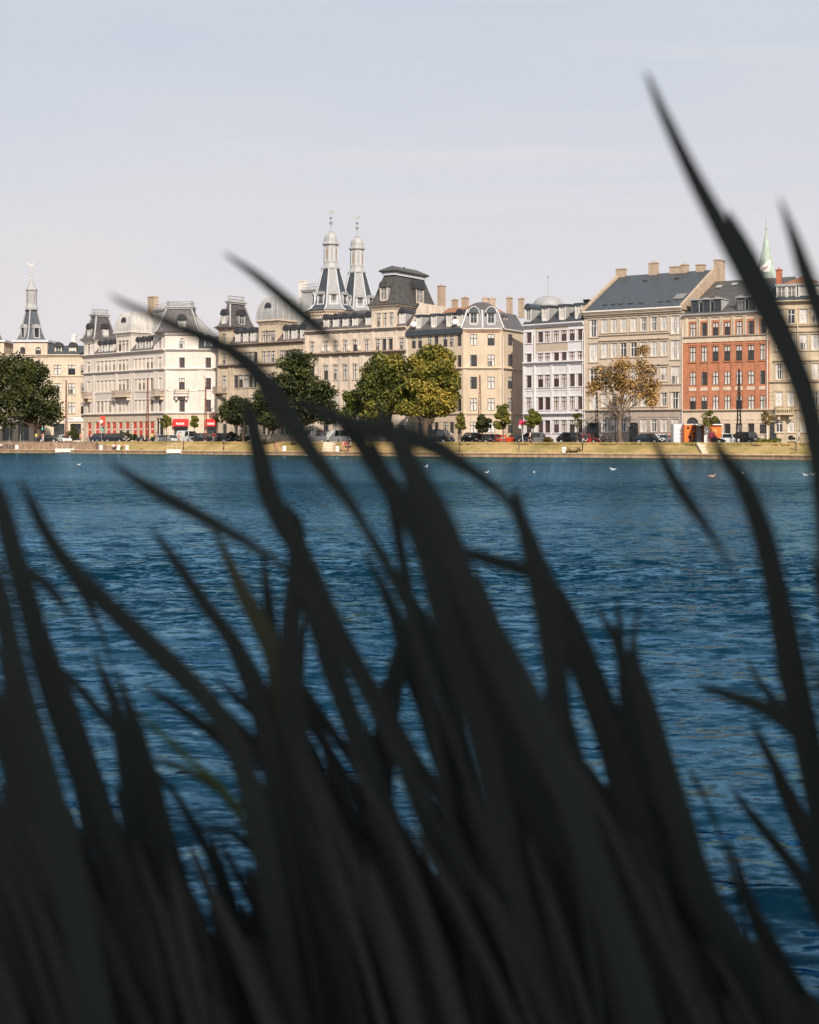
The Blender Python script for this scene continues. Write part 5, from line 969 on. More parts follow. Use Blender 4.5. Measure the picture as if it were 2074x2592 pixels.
def person(label, px, off, z, kind='stand', yaw=0, top='white', low='navy', hair=m_hair, shorts=False, skirt=False, sc=1.0, group='people on the far shore'):
    q = pose(kind); p = Vector(q['pel']); L_ = q['lean']; ch = p + Vector((0, L_ * .75, .42 if abs(L_) < .3 else .30)); nk = ch + Vector((0, L_ * .2, .14)); hd = nk + Vector((0, -.02 + L_ * .2, .13)); ht = hd + Vector((0, L_ * .1, .11))
    sh = [ch + Vector((s * .19, 0, .06)) for s in (-1, 1)]; hp = [p + Vector((s * .1, 0, -.04)) for s in (-1, 1)]
    V = [(*p, .12, .09), (*p.lerp(ch, .5), .12, .085), (*ch, .15, .09), (*nk, .05, .05), (*hd, .075, .09), (*ht, .05, .06)]; E = [(0, 1), (1, 2), (2, 3), (3, 4), (4, 5)]
    for i in (0, 1):
        k = len(V); s_ = -1 if i == 0 else 1
        V += [(*hp[i], .085), (*q['leg'][i][0], .058), (*q['leg'][i][1], .036), (q['leg'][i][1][0], q['leg'][i][1][1] - .15, .035, .03)]; E += [(0, k), (k, k + 1), (k + 1, k + 2), (k + 2, k + 3)]
        k = len(V); e, hnd = Vector(q['arm'][i][0]), Vector(q['arm'][i][1]); d = (hnd - e).normalized()
        V += [(*sh[i], .055), (*e, .038), (*hnd, .024), (*(hnd + d * .09), .02), (*(hnd + d * .05 + Vector((-s_ * .035, -.02, 0))), .011)]; E += [(2, k), (k, k + 1), (k + 1, k + 2), (k + 2, k + 3), (k + 2, k + 4)]
    Y = yw(px) + off; root = thing('person', label, 'person', ((px - CX) / F * Y, Y, z), rad(yaw), group); M = WM[root.name] @ Matrix.Diagonal((sc, sc, sc, 1))
    place('body', skin_mesh('b' + kind, V, E), root, M).data.materials.append(m_skin) if ('b' + kind) not in PM else place('body', SK['b' + kind], root, M); PM.add('b' + kind)
    T = [(*(p + Vector((0, 0, -.02))), .14, .11), (*p.lerp(ch, .5), .14, .105), (*ch, .17, .11), (*nk.lerp(ch, .4), .09, .08)]; ET = [(0, 1), (1, 2), (2, 3)]
    for i in (0, 1): k = len(T); e = Vector(q['arm'][i][0]); T += [(*sh[i], .072), (*sh[i].lerp(e, .8), .055)]; ET += [(2, k), (k, k + 1)]
    me = skin_mesh('t' + kind, T, ET).copy(); me.materials.clear(); me.materials.append(CL[top]); place('shirt', me, root, M)
    T = [(*p, .135, .11), (*(p + Vector((0, 0, .06))), .13, .105)]; ET = [(0, 1)]; kf = .85 if shorts else 1.0
    for i in (0, 1):
        k = len(T); a, b = Vector(q['leg'][i][0]), Vector(q['leg'][i][1])
        T += [(*hp[i], .1), (*hp[i].lerp(a, kf), .075)]; ET += [(0, k), (k, k + 1)]
        if not shorts: T += [(*a.lerp(b, .92), .055)]; ET += [(k + 1, k + 2)]
    me = skin_mesh('l' + kind + str(shorts), T, ET).copy(); me.materials.clear(); me.materials.append(CL[low]); place('trousers' if not shorts else 'shorts', me, root, M)
    MB().ball((hd.x, hd.y + .02, hd.z + .05), (.088, .105, .10), 10, 6).obj('hair', hair, root, M, smooth=True)
    if not shorts or True:
        for i in (0, 1): a = q['leg'][i][1]; MB().ball((a[0], a[1] - .07, .045), (.05, .14, .045), 8, 4).obj('shoe', m_black, root, M)
    return root
PM = set()
ZP, ZT = .64, 2.03
for a in (('person in white shirt sitting by the bikes at the left edge of the quay', 3, 1.6, ZP, 'sit', 40, 'white', 'navy'), ('person in white top and dark trousers sitting on the quay left of a white bin', 288, 1.4, ZP, 'sit', 10, 'white', 'black'), ('person in red top seated beside the white topped one on the quay', 294, 1.9, ZP, 'sit', -30, 'red', 'black'),
          ('person in pale top leaning to the right beside the second white bin', 313, 1.5, ZP, 'sit', -60, 'pink', 'black'), ('person in white walking before the white people carrier', 458, 8.6, ZT, 'walk', -80, 'white', 'white'), ('person in pink standing next to the white clad walker', 453, 9.0, ZT, 'stand', 20, 'pink', 'khaki'),
          ('person in red shirt standing between the black cars', 541, 8.8, ZT, 'stand', 0, 'red', 'white'), ('second person in a pink top between the black cars', 546, 9.4, ZT, 'stand', 30, 'pink', 'khaki'), ('person in yellow vest near the scooter', 385, 9.0, ZT, 'stand', -20, 'yellow', 'black'), ('bare armed walker in pale pink right of the yellow vest', 396, 8.8, ZT, 'walk', -70, 'pink', 'khaki'),
          ('person in white shirt at the bank top left of the crouching pair', 669, 5.5, 1.5, 'stand', 0, 'white', 'navy'), ('crouching person in pink top on the quay beside the bin', 703, 1.8, ZP, 'bend', -60, 'pink', 'khaki'), ('person in dark top crouching left of the pink one', 695, 1.9, ZP, 'sit', 60, 'black', 'khaki'),
          ('person in pink vest in the group standing at the stone steps', 869, 1.8, ZP, 'stand', 10, 'pink', 'khaki', m_hair, True), ('bare legged person in red in the middle of the group at the steps', 876, 1.4, ZP, 'stand', -30, 'red', 'black', m_hair, True), ('person in white top at the right of the group at the steps', 887, 1.7, ZP, 'walk', -60, 'white', 'black', m_hair, True), ('person in black at the back of the group at the steps', 881, 2.2, ZP, 'stand', 20, 'black', 'navy'),
          ('person in white shirt beside the black van', 1143, 9.2, ZT, 'walk', 80, 'white', 'denim'), ('runner in white shirt and shorts before the grey car', 1342, 7.6, ZT, 'walk', -75, 'white', 'black', m_hair, True), ('person in white walking before the yellow beige house', 2023, 8.8, ZT, 'walk', 70, 'white', 'khaki'), ('person with pink top standing under the tall shrub', 205, 9.0, ZT, 'stand', 0, 'pink', 'khaki'), ('cyclist-like figure in pink behind the dark blue car', 232, 12.5, 1.92, 'stand', 0, 'pink', 'navy'), ('person in pale top among the trunks under the big left tree', 92, 9, ZT, 'stand', 0, 'yellow', 'denim'), ('person in pink beside the green traffic light', 109, 9, ZT, 'stand', 0, 'pink', 'white')):
    person(*a)

# ---------------------------------------------------------------- street furniture and small things
def at_px(px, off, z): Y = yw(px) + off; return Vector(((px - CX) / F * Y, Y, z))
def bike(label, px, off, z, yaw):
    root = thing('bicycle', label, 'bicycle', at_px(px, off, z), rad(yaw), 'bicycles'); M = WM[root.name]
    for x in (-.52, .52):
        m = MB(); pts = [(x + .33 * math.cos(q), 0, .34 + .33 * math.sin(q)) for q in [2 * math.pi * i / 14 for i in range(15)]]; m.tube(pts, .025, 5); wl = m.obj('wheel', m_tyre, root, M)
        m = MB(); [m.tube([(x, 0, .34), (x + .32 * math.cos(q), 0, .34 + .32 * math.sin(q))], .006, 3) for q in [math.pi * i / 4 for i in range(8)]]; m.obj('spoke', m_rim, wl, M)
    m = MB(); A, B, C_, D_, E_ = (-.52, 0, .34), (-.05, 0, .32), (-.22, 0, .85), (.36, 0, .88), (.52, 0, .34); [m.tube([a, b], .022, 5) for a, b in ((A, B), (A, C_), (B, C_), (B, D_), (C_, D_), (D_, E_))]; m.obj('frame', m_black, root, M)
    m = MB(); m.tube([(-.22, 0, .85), (-.24, 0, .95)], .018, 5); m.box(-.36, -.12, -.07, .07, .95, 1.0); m.obj('saddle', m_black, root, M); m = MB(); m.tube([D_, (.34, 0, 1.05)], .018, 5); m.tube([(.34, -.28, 1.06), (.34, .28, 1.06)], .018, 5); m.obj('handlebar', m_rim, root, M)
for a in (('bicycle leaning on the stone wall at the left edge', 14, 2.2, ZP, 20), ('bicycle in the cluster left of the pale bollard', 22, 1.8, ZP, -15), ('rightmost bicycle of the cluster by the stone wall', 29, 2.3, ZP, 30), ('bicycle before the taupe house, left of the trunk', 1530, 12, 1.92, -25), ('bicycle next to the trunk of the autumn tree', 1546, 12, 1.92, -30), ('bicycle leaning behind the dark blue car', 224, 10.5, 1.92, -20)): bike(*a)
def scooter(label, px, off, yaw):
    root = thing('motor_scooter', label, 'scooter', at_px(px, off, ZT), rad(yaw), 'motor scooters'); M = WM[root.name]
    for x in (-.6, .62): MB().lathe([(.12, -.06), (.25, -.05), (.25, .05), (.12, .06)], 12).obj('wheel', m_tyre, root, M @ Matrix.Translation((x, 0, .25)) @ Matrix.Rotation(rad(90), 4, 'X'))
    m = MB(); m.loft([[(-.95, -.16, .5), (-.95, .16, .5), (-.95, .16, .75), (-.95, -.16, .75)], [(-.35, -.2, .3), (-.35, .2, .3), (-.35, .2, .8), (-.35, -.2, .8)], [(0, -.18, .28), (0, .18, .28), (0, .18, .38), (0, -.18, .38)], [(.35, -.18, .3), (.35, .18, .3), (.35, .18, .45), (.35, -.18, .45)], [(.55, -.2, .45), (.55, .2, .45), (.45, .2, 1.0), (.45, -.2, 1.0)]]); m.obj('body', pt_navy, root, M)
    MB().box(-.85, -.1, -.15, .15, .803, .9).obj('seat', m_black, root, M); m = MB(); m.tube([(.5, 0, .98), (.42, 0, 1.12)], .03, 5); m.tube([(.42, -.32, 1.13), (.42, .32, 1.13)], .022, 5); m.obj('handlebar', m_black, root, M)
scooter('dark scooter right of the hedge', 357, 9.4, -20); scooter('scooter beside the person in the yellow vest', 379, 9.4, 200)
def post(label, px, z0, off, h=1.55):
    root = thing('bollard_light', label, 'bollard', at_px(px, off, z0), group='thin dark posts on the grass bank'); M = WM[root.name]; MB().tube([(0, 0, -.1), (0, 0, h)], .065, 6).obj('post', m_black, root, M); MB().lathe([(.13, h), (.13, h + .1), (.03, h + .16)], 8).obj('cap', m_zinc_l, root, M)
for px, lb in ((246, 'thin dark post left of the seated people'), (465, 'thin dark post below the white people carrier'), (567, 'thin dark post below the low dark tree'), (1164, 'thin dark post below the egg shaped tree'), (1314, 'thin dark post below the red heart sign'), (1475, 'thin dark post right of the picnic bench'), (2015, 'thin dark post near the right edge')): post(lb, px, .75, 3.1)
def bin_(label, px, off=1.9, z=ZP):
    root = thing('litter_bin', label, 'bin', at_px(px, off, z), group='white bins along the quay'); M = WM[root.name]; MB().lathe([(.26, 0), (.30, .05), (.32, .78), (.27, .84)], 12).obj('body', m_sign, root, M); MB().box(-.1, .1, -.335, -.31, .42, .56).obj('slot', m_stone_d, root, M)
for px, lb in ((43, 'cream bin right of the bicycle cluster'), (256, 'white bin right of the thin post at left'), (300, 'white bin between the two seated groups'), (322, 'white bin right of the seated people'), (720, 'white bin with dark slots beside the crouching people'), (854, 'white bin left of the group at the steps'), (1428, 'white bin left of the picnic bench')): bin_(lb, px)
root = thing('picnic_bench', 'dark slatted picnic bench on the grass right of a white bin', 'bench', at_px(1452, 2.3, ZP), rad(-25)); M = WM[root.name]
for y_ in (-.3, 0, .3): MB().box(-.95, .95, y_ - .13, y_ + .13, .70, .76).obj('table_slat', m_bark, root, M)
for y_ in (-.75, .75): MB().box(-.95, .95, y_ - .13, y_ + .13, .42, .47).obj('seat', m_bark, root, M)
for x in (-.7, .7):
    m = MB(); m.tube([(x, -.75, 0), (x, -.25, .7)], .05, 5); m.tube([(x, .75, 0), (x, .25, .7)], .05, 5); m.tube([(x, -.8, .40), (x, .8, .40)], .04, 5); m.obj('leg', m_black, root, M)
def mast(label, px, yt, off, mt, wide=.5, name='lattice_mast'):
    Y = yw(px) + off; root = thing(name, label, 'mast', ((px - CX) / F * Y, Y, 1.95)); M = WM[root.name]; H = P(px, yt, Y).z - 1.95
    a = wide / 2; m = MB(); [m.tube([(s * a, s2 * a, -.1), (s * .05, s2 * .05, H)], .05, 4) for s in (-1, 1) for s2 in (-1, 1)]; m.obj('leg', mt, root, M); m = MB(); n = int(H / .6)
    for i in range(n):
        t0, t1 = i / n, (i + 1) / n; w0, w1 = a * (1 - t0) + .05 * t0, a * (1 - t1) + .05 * t1; s = 1 if i % 2 else -1; m.tube([(s * w0, -w0, H * t0), (-s * w1, -w1, H * t1)], .025, 4); m.tube([(s * w0, w0, H * t0), (-s * w1, w1, H * t1)], .025, 4)
    m.obj('lattice', mt, root, M)
mast('rust red lattice mast before the white corner building', 374, 957, 10, m_mast); mast('rust red lattice mast beside the second red awning', 521, 978, 10, m_mast); mast('tall tapering red lattice mast before the ochre corner house', 1215, 949, 10, m_mast, .6); mast('dark lattice mast left of the autumn tree', 1511, 992, 10, m_black); mast('dark lattice mast before the brick house', 1871, 934, 10, m_black, .6); mast('rust mast at the edge of the big left tree', 168, 962, 10, m_mast, .4)
def road_sign(label, px, y, r, colr, off=9, kind='round'):
    Y = yw(px) + off; p = P(px, y, Y); root = thing('road_sign', label, 'sign', (p.x, Y, 2.0)); M = WM[root.name]; h = p.z - 2.0; MB().tube([(0, 0, -.05), (0, 0, h)], .04, 6).obj('post', m_zinc, root, M)
    m = MB(); m.lathe([(r, -.02), (r, .02)], 20); m.obj('rim', colr, root, M @ Matrix.Translation((0, -.07, h)) @ Matrix.Rotation(rad(90), 4, 'X')); MB().lathe([(r * .76, -.03), (r * .76, .03)], 20).obj('plate', m_sign, root, M @ Matrix.Translation((0, -.075, h)) @ Matrix.Rotation(rad(90), 4, 'X')); MB().box(-.04, .06, -.13, -.11, h - r * .45, h + r * .45).obj('symbol', m_stone_d, root, M)
road_sign('round white sign with red rim in the gap under the low dark trees', 710, 1081, .38, m_redp); road_sign('round white clock-like sign with red rim before the red posters', 257, 1067, .42, m_redp)
root = thing('street_banner', 'tall red banner above the traffic light at the white corner building', 'banner', (*P(260, 0, yw(260) + 9.5).xy, 2.0)); M = WM[root.name]; Yb = yw(260) + 9.5
MB().tube([(.35, .1, 0), (.35, .1, P(0, 1050, Yb).z - 2)], .05, 6).obj('pole', m_mast, root, M); MB().box(-.35, .5, 0, .06, P(0, 1077, Yb).z - 2, P(0, 1053, Yb).z - 2).obj('cloth', m_redp, root, M)
def traffic_light(label, px, y, off=8.8):
    Y = yw(px) + off; p = P(px, y, Y); root = thing('traffic_light', label, 'traffic light', (p.x, Y, 2.0)); M = WM[root.name]; h = p.z - 2; MB().tube([(0, .1, -.05), (0, .1, h + .4)], .05, 6).obj('post', m_black, root, M); MB().box(-.16, .16, -.12, .1, h - .35, h + .6).obj('housing', m_black, root, M)
    e = bpy.data.materials.get('green signal lamp')
    if not e: e = bpy.data.materials.new('green signal lamp'); e.use_nodes = True; b = e.node_tree.nodes['Principled BSDF']; b.inputs['Base Color'].default_value = (.02, .3, .2, 1); b.inputs['Emission Color'].default_value = (.05, .8, .55, 1); b.inputs['Emission Strength'].default_value = 1.5
    MB().lathe([(.12, -.03), (.1, .03)], 12).obj('green_lamp', e, root, M @ Matrix.Translation((0, -.14, h - .15)) @ Matrix.Rotation(rad(90), 4, 'X'))
    for z_ in (.15, .43): MB().lathe([(.11, -.02), (.1, .02)], 12).obj('dark_lamp', m_stone_d, root, M @ Matrix.Translation((0, -.14, h + z_)) @ Matrix.Rotation(rad(90), 4, 'X'))
traffic_light('traffic light showing green under the big left tree', 108, 1084); traffic_light('traffic light showing green below the red banner', 261, 1086)
# heart topped sign by the alley
Y = yw(1318) + 8; root = thing('shop_sign', 'crimson heart shaped sign over a white plate at the alley mouth', 'sign', (*P(1322, 0, Y).xy, 2.0)); M = WM[root.name]; q = lambda y: P(0, y, Y).z - 2
MB().tube([(.15, 0, 0), (-.1, 0, q(1076))], .05, 6).obj('post', m_sign, root, M); m = MB(); m.prism_y([(-.55, q(1076)), (-.35, q(1064)), (-.1, q(1062)), (.1, q(1066)), (.35, q(1064)), (.6, q(1069)), (.5, q(1077)), (.1, q(1075))], -.08, -.02); m.obj('heart', mat('crimson plastic', (.55, .03, .09), rough=.4, var=.05), root, M); MB().box(-.5, -.02, -.07, -.03, q(1084), q(1076)).obj('plate', m_sign, root, M)
# roadworks barrier and red skip by the alley, red barrier further right
m_orange = mat('orange plastic', (.72, .17, .03), rough=.5, var=.05); m_redor = mat('red orange plastic', (.62, .07, .03), rough=.5, var=.06)
root = thing('roadworks_barrier', 'orange roadworks fence with posts left of the alley', 'barrier', at_px(1268, 9.5, ZT), rad(-28)); M = WM[root.name]
for x in (-.8, 0, .8): MB().box(x - .06, x + .06, -.05, .05, 0, 1.25).obj('post', m_orange, root, M)
for z_ in (.35, .9): MB().box(-.95, .95, -.08, -.053, z_, z_ + .25).obj('board', m_redor, root, M)
root = thing('waste_skip', 'bright red rounded skip at the alley mouth', 'skip', at_px(1290, 9.6, ZT), rad(-28)); M = WM[root.name]; MB().loft([[(-.35, -.35, .1), (.35, -.35, .1), (.35, .35, .1), (-.35, .35, .1)], [(-.55, -.5, .7), (.55, -.5, .7), (.55, .5, .7), (-.55, .5, .7)], [(-.5, -.45, .85), (.5, -.45, .85), (.5, .45, .85), (-.5, .45, .85)]]).obj('tub', m_redor, root, M); [MB().box(x - .05, x + .05, -.3, .3, 0, .1).obj('skid', m_black, root, M) for x in (-.25, .25)]
root = thing('construction_barrier', 'long red and white barrier behind the dark blue hatchback', 'barrier', at_px(1662, 13.5, 1.92), rad(-30)); M = WM[root.name]
for i in range(6): MB().box(-2.4 + i * .8, -2.4 + i * .8 + .78, -.1, .1, 1.05, 1.45).obj('board', m_redor, root, M); MB().box(-2.4 + i * .8, -2.4 + i * .8 + .78, -.09, .09, .55, 1.0).obj('white_board', m_sign, root, M)
for i in range(7): MB().box(-2.44 + i * .8, -2.36 + i * .8, -.13, -.103, 0, 1.2).obj('post', m_redor, root, M)
def boxy(name, label, cat, xa, xb, yt, off, dp, mt, yaw=0):
    Y = yw((xa + xb) / 2) + off; a, b = P(xa, yt, Y), P(xb, yt, Y); wd_ = b.x - a.x; h = a.z - 1.95; root = thing(name, label, cat, ((a.x + b.x) / 2, Y, 1.95), rad(yaw)); M = WM[root.name]; MB().box(-wd_ / 2, wd_ / 2, 0, dp, 0.05, h).obj('wall', mt, root, M); MB().box(-wd_ / 2 + .1, wd_ / 2 - .1, .1, dp - .1, 0, .047).obj('plinth', m_black, root, M); return root, M, wd_, h
root, M, wd_, h = boxy('site_cabin', 'white upright cabin with blue grid lines left of the orange container', 'cabin', 1706, 1731, 1075, 9.6, 2.2, m_sign)
m_bl = mat('blue ink lines', (.25, .25, .45), rough=.6); m = MB()
for z_ in (.25, .5, .72): m.box(-wd_ / 2 + .05, wd_ / 2 - .02, -.015, -.003, h * z_, h * z_ + .06)
for x in (-.3, .02): m.box(wd_ * x, wd_ * x + .05, -.02, -.0035, .2, h - .15)
m.obj('line_drawing', m_bl, root, M); MB().box(-wd_ / 2 - .05, wd_ / 2 + .05, -.05, 2.25, h + .003, h + .08).obj('roof', m_sign, root, M); MB().box(wd_ / 2 - .55, wd_ / 2 - .1, .1, .15, h + .083, h + .22).obj('sign_plate', m_bl, root, M)
root, M, wd_, h = boxy('orange_container', 'orange container panel with black painted figures beside the white cabin', 'container', 1733, 1765, 1075, 9.6, 2.4, m_orange)
m = MB()
for x, z0_, z1_, w_ in ((-.1, .25, 1.15, .16), (.42, .3, .55, .22), (.42, .55, 1.5, .07), (.42, 1.35, 1.55, .22)): m.box(x - w_, x + w_, -.02, -.003, z0_, z1_)
m.prism_y([(-.36, .2), (.16, .2), (.02, .5), (0, 1.1), (-.2, 1.1), (-.22, .5)], -.03, -.021); m.ball((-.38, -.014, 2.25), (.2, .01, .2), 10, 6)
m.prism_y([(.2, 1.85), (.3, 1.85), (.48, 2.35), (.2, 2.35), (.22, 2.25), (.32, 2.22)], -.02, -.003); m.obj('painted_figure', m_black, root, M); MB().box(-wd_ / 2 - .05, wd_ / 2 + .05, -.05, 2.45, h + .003, h + .1).obj('roof', m_sign, root, M)
root, M, wd_, h = boxy('food_kiosk', 'orange and white mural kiosk under a white canopy right of the orange container', 'kiosk', 1783, 1826, 1076, 9.8, 2.2, m_orange)
MB().box(-wd_ / 2 + .003, -wd_ / 2 + .75, -.03, -.003, .1, h - .05).obj('white_panel', m_sign, root, M); MB().box(-.25, .6, -.03, -.003, h * .45, h * .8).obj('counter_opening', mat('peach board', (.75, .35, .1), rough=.6), root, M); MB().box(-wd_ / 2 - 1.2, wd_ / 2 + .1, -.35, 2.3, h + .003, h + .14).obj('canopy', m_sign, root, M); m = MB()
for i in range(9): m.box(-.4 + .12 * i, -.34 + .12 * i, -.045, -.032, .7 + .1 * math.sin(i * 2), 1.2 + .2 * math.sin(i * 1.3))
m.obj('mural', m_redp, root, M); MB().box(-wd_ / 2 - .95, -wd_ / 2 - .05, .6, 2.2, .1, h - .1).obj('hatch', m_gl_d, root, M)
# flowers before the kiosk
root = thing('flower_bush', 'pink flowering bush before the kiosk', 'bush', at_px(1800, 9.0, 1.98)); c = at_px(1800, 9.0, 2.6); V, Q = leaf_cloud([((c.x + random.uniform(-.5, .5), c.y, c.z + random.uniform(0, .9)), .35) for _ in range(6)], 500, (.1, .2)); place('blossom', npmesh('blossom', V, Q, mat('pink petals', (.55, .10, .16), var=.2)), root); m = MB(); m.tube([(c.x, c.y, 1.98), (c.x, c.y, 3)], .05, 5); m.obj('stem', m_bark, root)
# white kiosk canopy under the left tree
Y = yw(42) + 9; a = P(28, 1069, Y); b = P(56, 1069, Y); root = thing('canopy_kiosk', 'white peaked canopy on thin posts under the big left tree', 'canopy', ((a.x + b.x) / 2, Y, 2.0)); M = WM[root.name]; hw = (b.x - a.x) / 2; z0_ = a.z - 2
MB().loft([[(-hw, -hw, z0_), (hw, -hw, z0_), (hw, hw, z0_), (-hw, hw, z0_)], [(-hw, -hw, z0_ + .25), (hw, -hw, z0_ + .25), (hw, hw, z0_ + .25), (-hw, hw, z0_ + .25)], [(-hw * .5, -.4, z0_ + 1.1), (hw * .2, -.4, z0_ + 1.1), (hw * .2, .4, z0_ + 1.1), (-hw * .5, .4, z0_ + 1.1)]]).obj('canopy', m_sign, root, M)
for x in (-hw, hw):
    for y_ in (-hw, hw): MB().tube([(x, y_, 0), (x, y_, z0_)], .05, 5).obj('post', m_zinc_l, root, M)
# stone wall along the left quay
m = MB(); m.loft([[bank_pt(px, 2.65, .3), bank_pt(px, 2.75, zt), bank_pt(px, 3.25, zt), bank_pt(px, 3.3, .3)] for px, zt in ((-1500, 2.05), (-300, 2.05), (0, 2.05), (60, 2.05), (120, 2.04), (180, 2.02), (225, 2.0), (250, 1.6), (275, 1.15), (296, .7))]); o = m.obj('stone_wall', mat('tan rubble stone', (.40, .28, .20), streak=.25, var=.22, scale=1.2, bump=.5, bscale=4)); tag(o, 'tan rubble stone retaining wall along the quay at the left, stepping down to the grass', 'stone wall')
root = thing('stone_steps', 'weathered stone steps let into the grass bank below the white van', 'steps', at_px(836, 2.6, .6)); M = WM[root.name] @ Matrix.Rotation(rad(0), 4, 'Z')
for i in range(8): MB().box(-1.3, 1.3, i * .52, i * .52 + .6, 0, .19 * (i + 1) - .004).obj('step', m_stone if i % 2 else m_taupe, root, M)
root = thing('stone_steps', 'narrow worn steps in the grass bank below the long black saloon', 'steps', at_px(1797, 2.6, .6)); M = WM[root.name]
for i in range(8): MB().box(-1.0, 1.0, i * .52, i * .52 + .6, 0, .19 * (i + 1) - .004).obj('step', m_stone if i % 2 else m_taupe, root, M)
def jetty(label, px0, px1, ytop):
    Y = yw((px0 + px1) / 2) - .8; a, b = P(px0, 0, Y), P(px1, 0, Y); hw = (b.x - a.x) / 2; root = thing('bathing_jetty', label, 'jetty', ((a.x + b.x) / 2, Y, 0)); M = WM[root.name]; H = P(0, ytop, Y).z
    MB().box(-hw, hw, -.1, .7, .2, .85).obj('deck', m_trim_w, root, M)
    for x in np.linspace(-hw + .1, hw - .1, 5): MB().box(x - .05, x + .05, .1, .2, -1, .197).obj('pile', m_stone_d, root, M)
    for x in np.linspace(-hw + .1, hw - .1, 4): MB().tube([(x, .5, .85), (x, .5, H)], .03, 5).obj('post', m_stone, root, M)
    for z_ in (.5, .95): MB().tube([(-hw - .4, .5, .85 + (H - .85) * z_), (hw * .4, .5, .85 + (H - .85) * z_)], .025, 5).obj('rail', m_stone, root, M)
jetty('white bathing jetty with rails below the silver cars', 422, 460, 1122); jetty('long low white jetty with faint rails before the stone wall', 140, 188, 1124)
# posts with a pram near the right edge
root = thing('baby_pram', 'black pram beside the doorway of the yellow beige house', 'pram', at_px(2005, 9.2, ZT), rad(20)); M = WM[root.name]; m = MB(); m.prism_y([(-.4, .5), (.35, .5), (.42, .8), (.1, .82), (-.1, 1.1), (-.42, .95)], -.22, .22); m.obj('hood', m_black, root, M); m = MB(); m.tube([(-.35, 0, .15), (.3, 0, .8), (.55, 0, 1.05)], .02, 5); m.tube([(.3, 0, .15), (-.3, 0, .6)], .02, 5); m.obj('chassis', m_zinc, root, M)
for x in (-.35, .32):
    for y_ in (-.22, .22): MB().lathe([(.15, -.02), (.15, .02)], 10).obj('wheel', m_tyre, root, M @ Matrix.Translation((x, y_, .15)) @ Matrix.Rotation(rad(90), 4, 'X'))

# ---------------------------------------------------------------- water birds
m_bird = mat('white feathers', (.80, .78, .74), rough=.8, var=.05); m_wing = mat('pale grey wing feathers', (.45, .44, .44), rough=.8); m_beak = mat('orange beak', (.55, .2, .04), rough=.5); m_duck = mat('tan duck feathers', (.42, .28, .18), rough=.8)
def gull(label, px, py, yaw, sc=1.0, mt=m_bird):
    Y = 9790 / (py - HY); root = thing('water_bird', label, 'water bird', ((px - CX) / F * Y, Y, -.02), rad(yaw), 'white birds on the lake'); sc *= .62; M = WM[root.name] @ Matrix.Diagonal((sc, sc, sc, 1))
    rings = []
    for x, w_, zc_, h_ in ((-.30, .01, .12, .01), (-.22, .05, .10, .03), (-.1, .10, .07, .07), (.05, .115, .07, .09), (.15, .09, .09, .08), (.2, .045, .15, .05), (.215, .038, .2, .04), (.235, .04, .235, .036), (.27, .03, .24, .028), (.285, .008, .235, .01)):
        rings.append([(x, w_ * math.cos(q), zc_ + h_ * math.sin(q)) for q in [2 * math.pi * i / 10 for i in range(10)]])
    MB().loft(rings).obj('body', mt, root, M, smooth=True)
    for sg in (-1, 1): MB().loft([[(-.33, sg * .02, .13), (-.33, sg * .03, .13), (-.33, sg * .025, .14)], [(-.1, sg * .09, .08), (-.1, sg * .125, .11), (-.1, sg * .07, .16)], [(.1, sg * .08, .07), (.1, sg * .12, .10), (.1, sg * .07, .155)]]).obj('wing', m_wing if mt is m_bird else mt, root, M)
    MB().loft([[(.28, -.012, .23), (.28, .012, .23), (.28, 0, .245)], [(.335, -.003, .225), (.335, .003, .225), (.335, 0, .23)]]).obj('beak', m_beak, root, M)
for a in (('small white bird alone on the water at the left', 200, 1177, 0, 1.2), ('white bird just right of the thick middle reeds', 1079, 1183, 60, 1.6), ('white bird nearest the bent reed tip', 1232, 1197, 20, 1.2), ('white bird in mid lake left of the swan like pair', 1352, 1198, 80, 1.2), ('largest white bird, right of centre on the lake', 1552, 1190, 180, 1.7), ('tan bird low on the water by the right hand reed', 1802, 1208, 0, 1.7, m_duck), ('small bird beside the right reed edge', 1881, 1201, 90, 1.3), ('flapping white bird near the right edge', 2040, 1204, 160, 1.2), ('companion bird at the far right edge', 2060, 1203, 10, 1.6), ('white bird under the quay left of the thick reed', 641, 1151.5, 20, 1.9), ('smaller white bird touching the quay', 646, 1151.5, 170, 1.6), ('white bird under the quay between the two reeds', 776, 1153.5, 10, 2.0)): gull(*a)
# ---------------------------------------------------------------- reeds in the foreground, in deep shade
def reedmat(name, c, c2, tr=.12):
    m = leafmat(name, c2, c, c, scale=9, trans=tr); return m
m_reed = reedmat('shaded reed leaf', (.027, .037, .033), (.024, .033, .029)); m_thick = reedmat('lifted thicket reed leaf', (.040, .045, .043), (.036, .041, .038)); m_reed_sun = reedmat('reed leaf painted sunlit green', (.12, .19, .04), (.09, .14, .035), .45); m_reed_b = reedmat('olive reed leaf', (.085, .095, .055), (.06, .07, .042), .2)  # thicket tone raised against its deep shade; green leaf's sunlight is in its colour
S = 2074 / 1725.0
def catmull(pts, n=5):
    P_ = [np.array(p, float) for p in pts]; P_ = [2 * P_[0] - P_[1]] + P_ + [2 * P_[-1] - P_[-2]]; o_ = []
    for i in range(1, len(P_) - 2):
        for j in range(n):
            t = j / n; a, b, c, d = P_[i - 1:i + 3]; o_.append(.5 * ((2 * b) + (c - a) * t + (2 * a - 5 * b + 4 * c - d) * t * t + (3 * b - a - 3 * c + d) * t ** 3))
    o_.append(P_[-2]); return o_
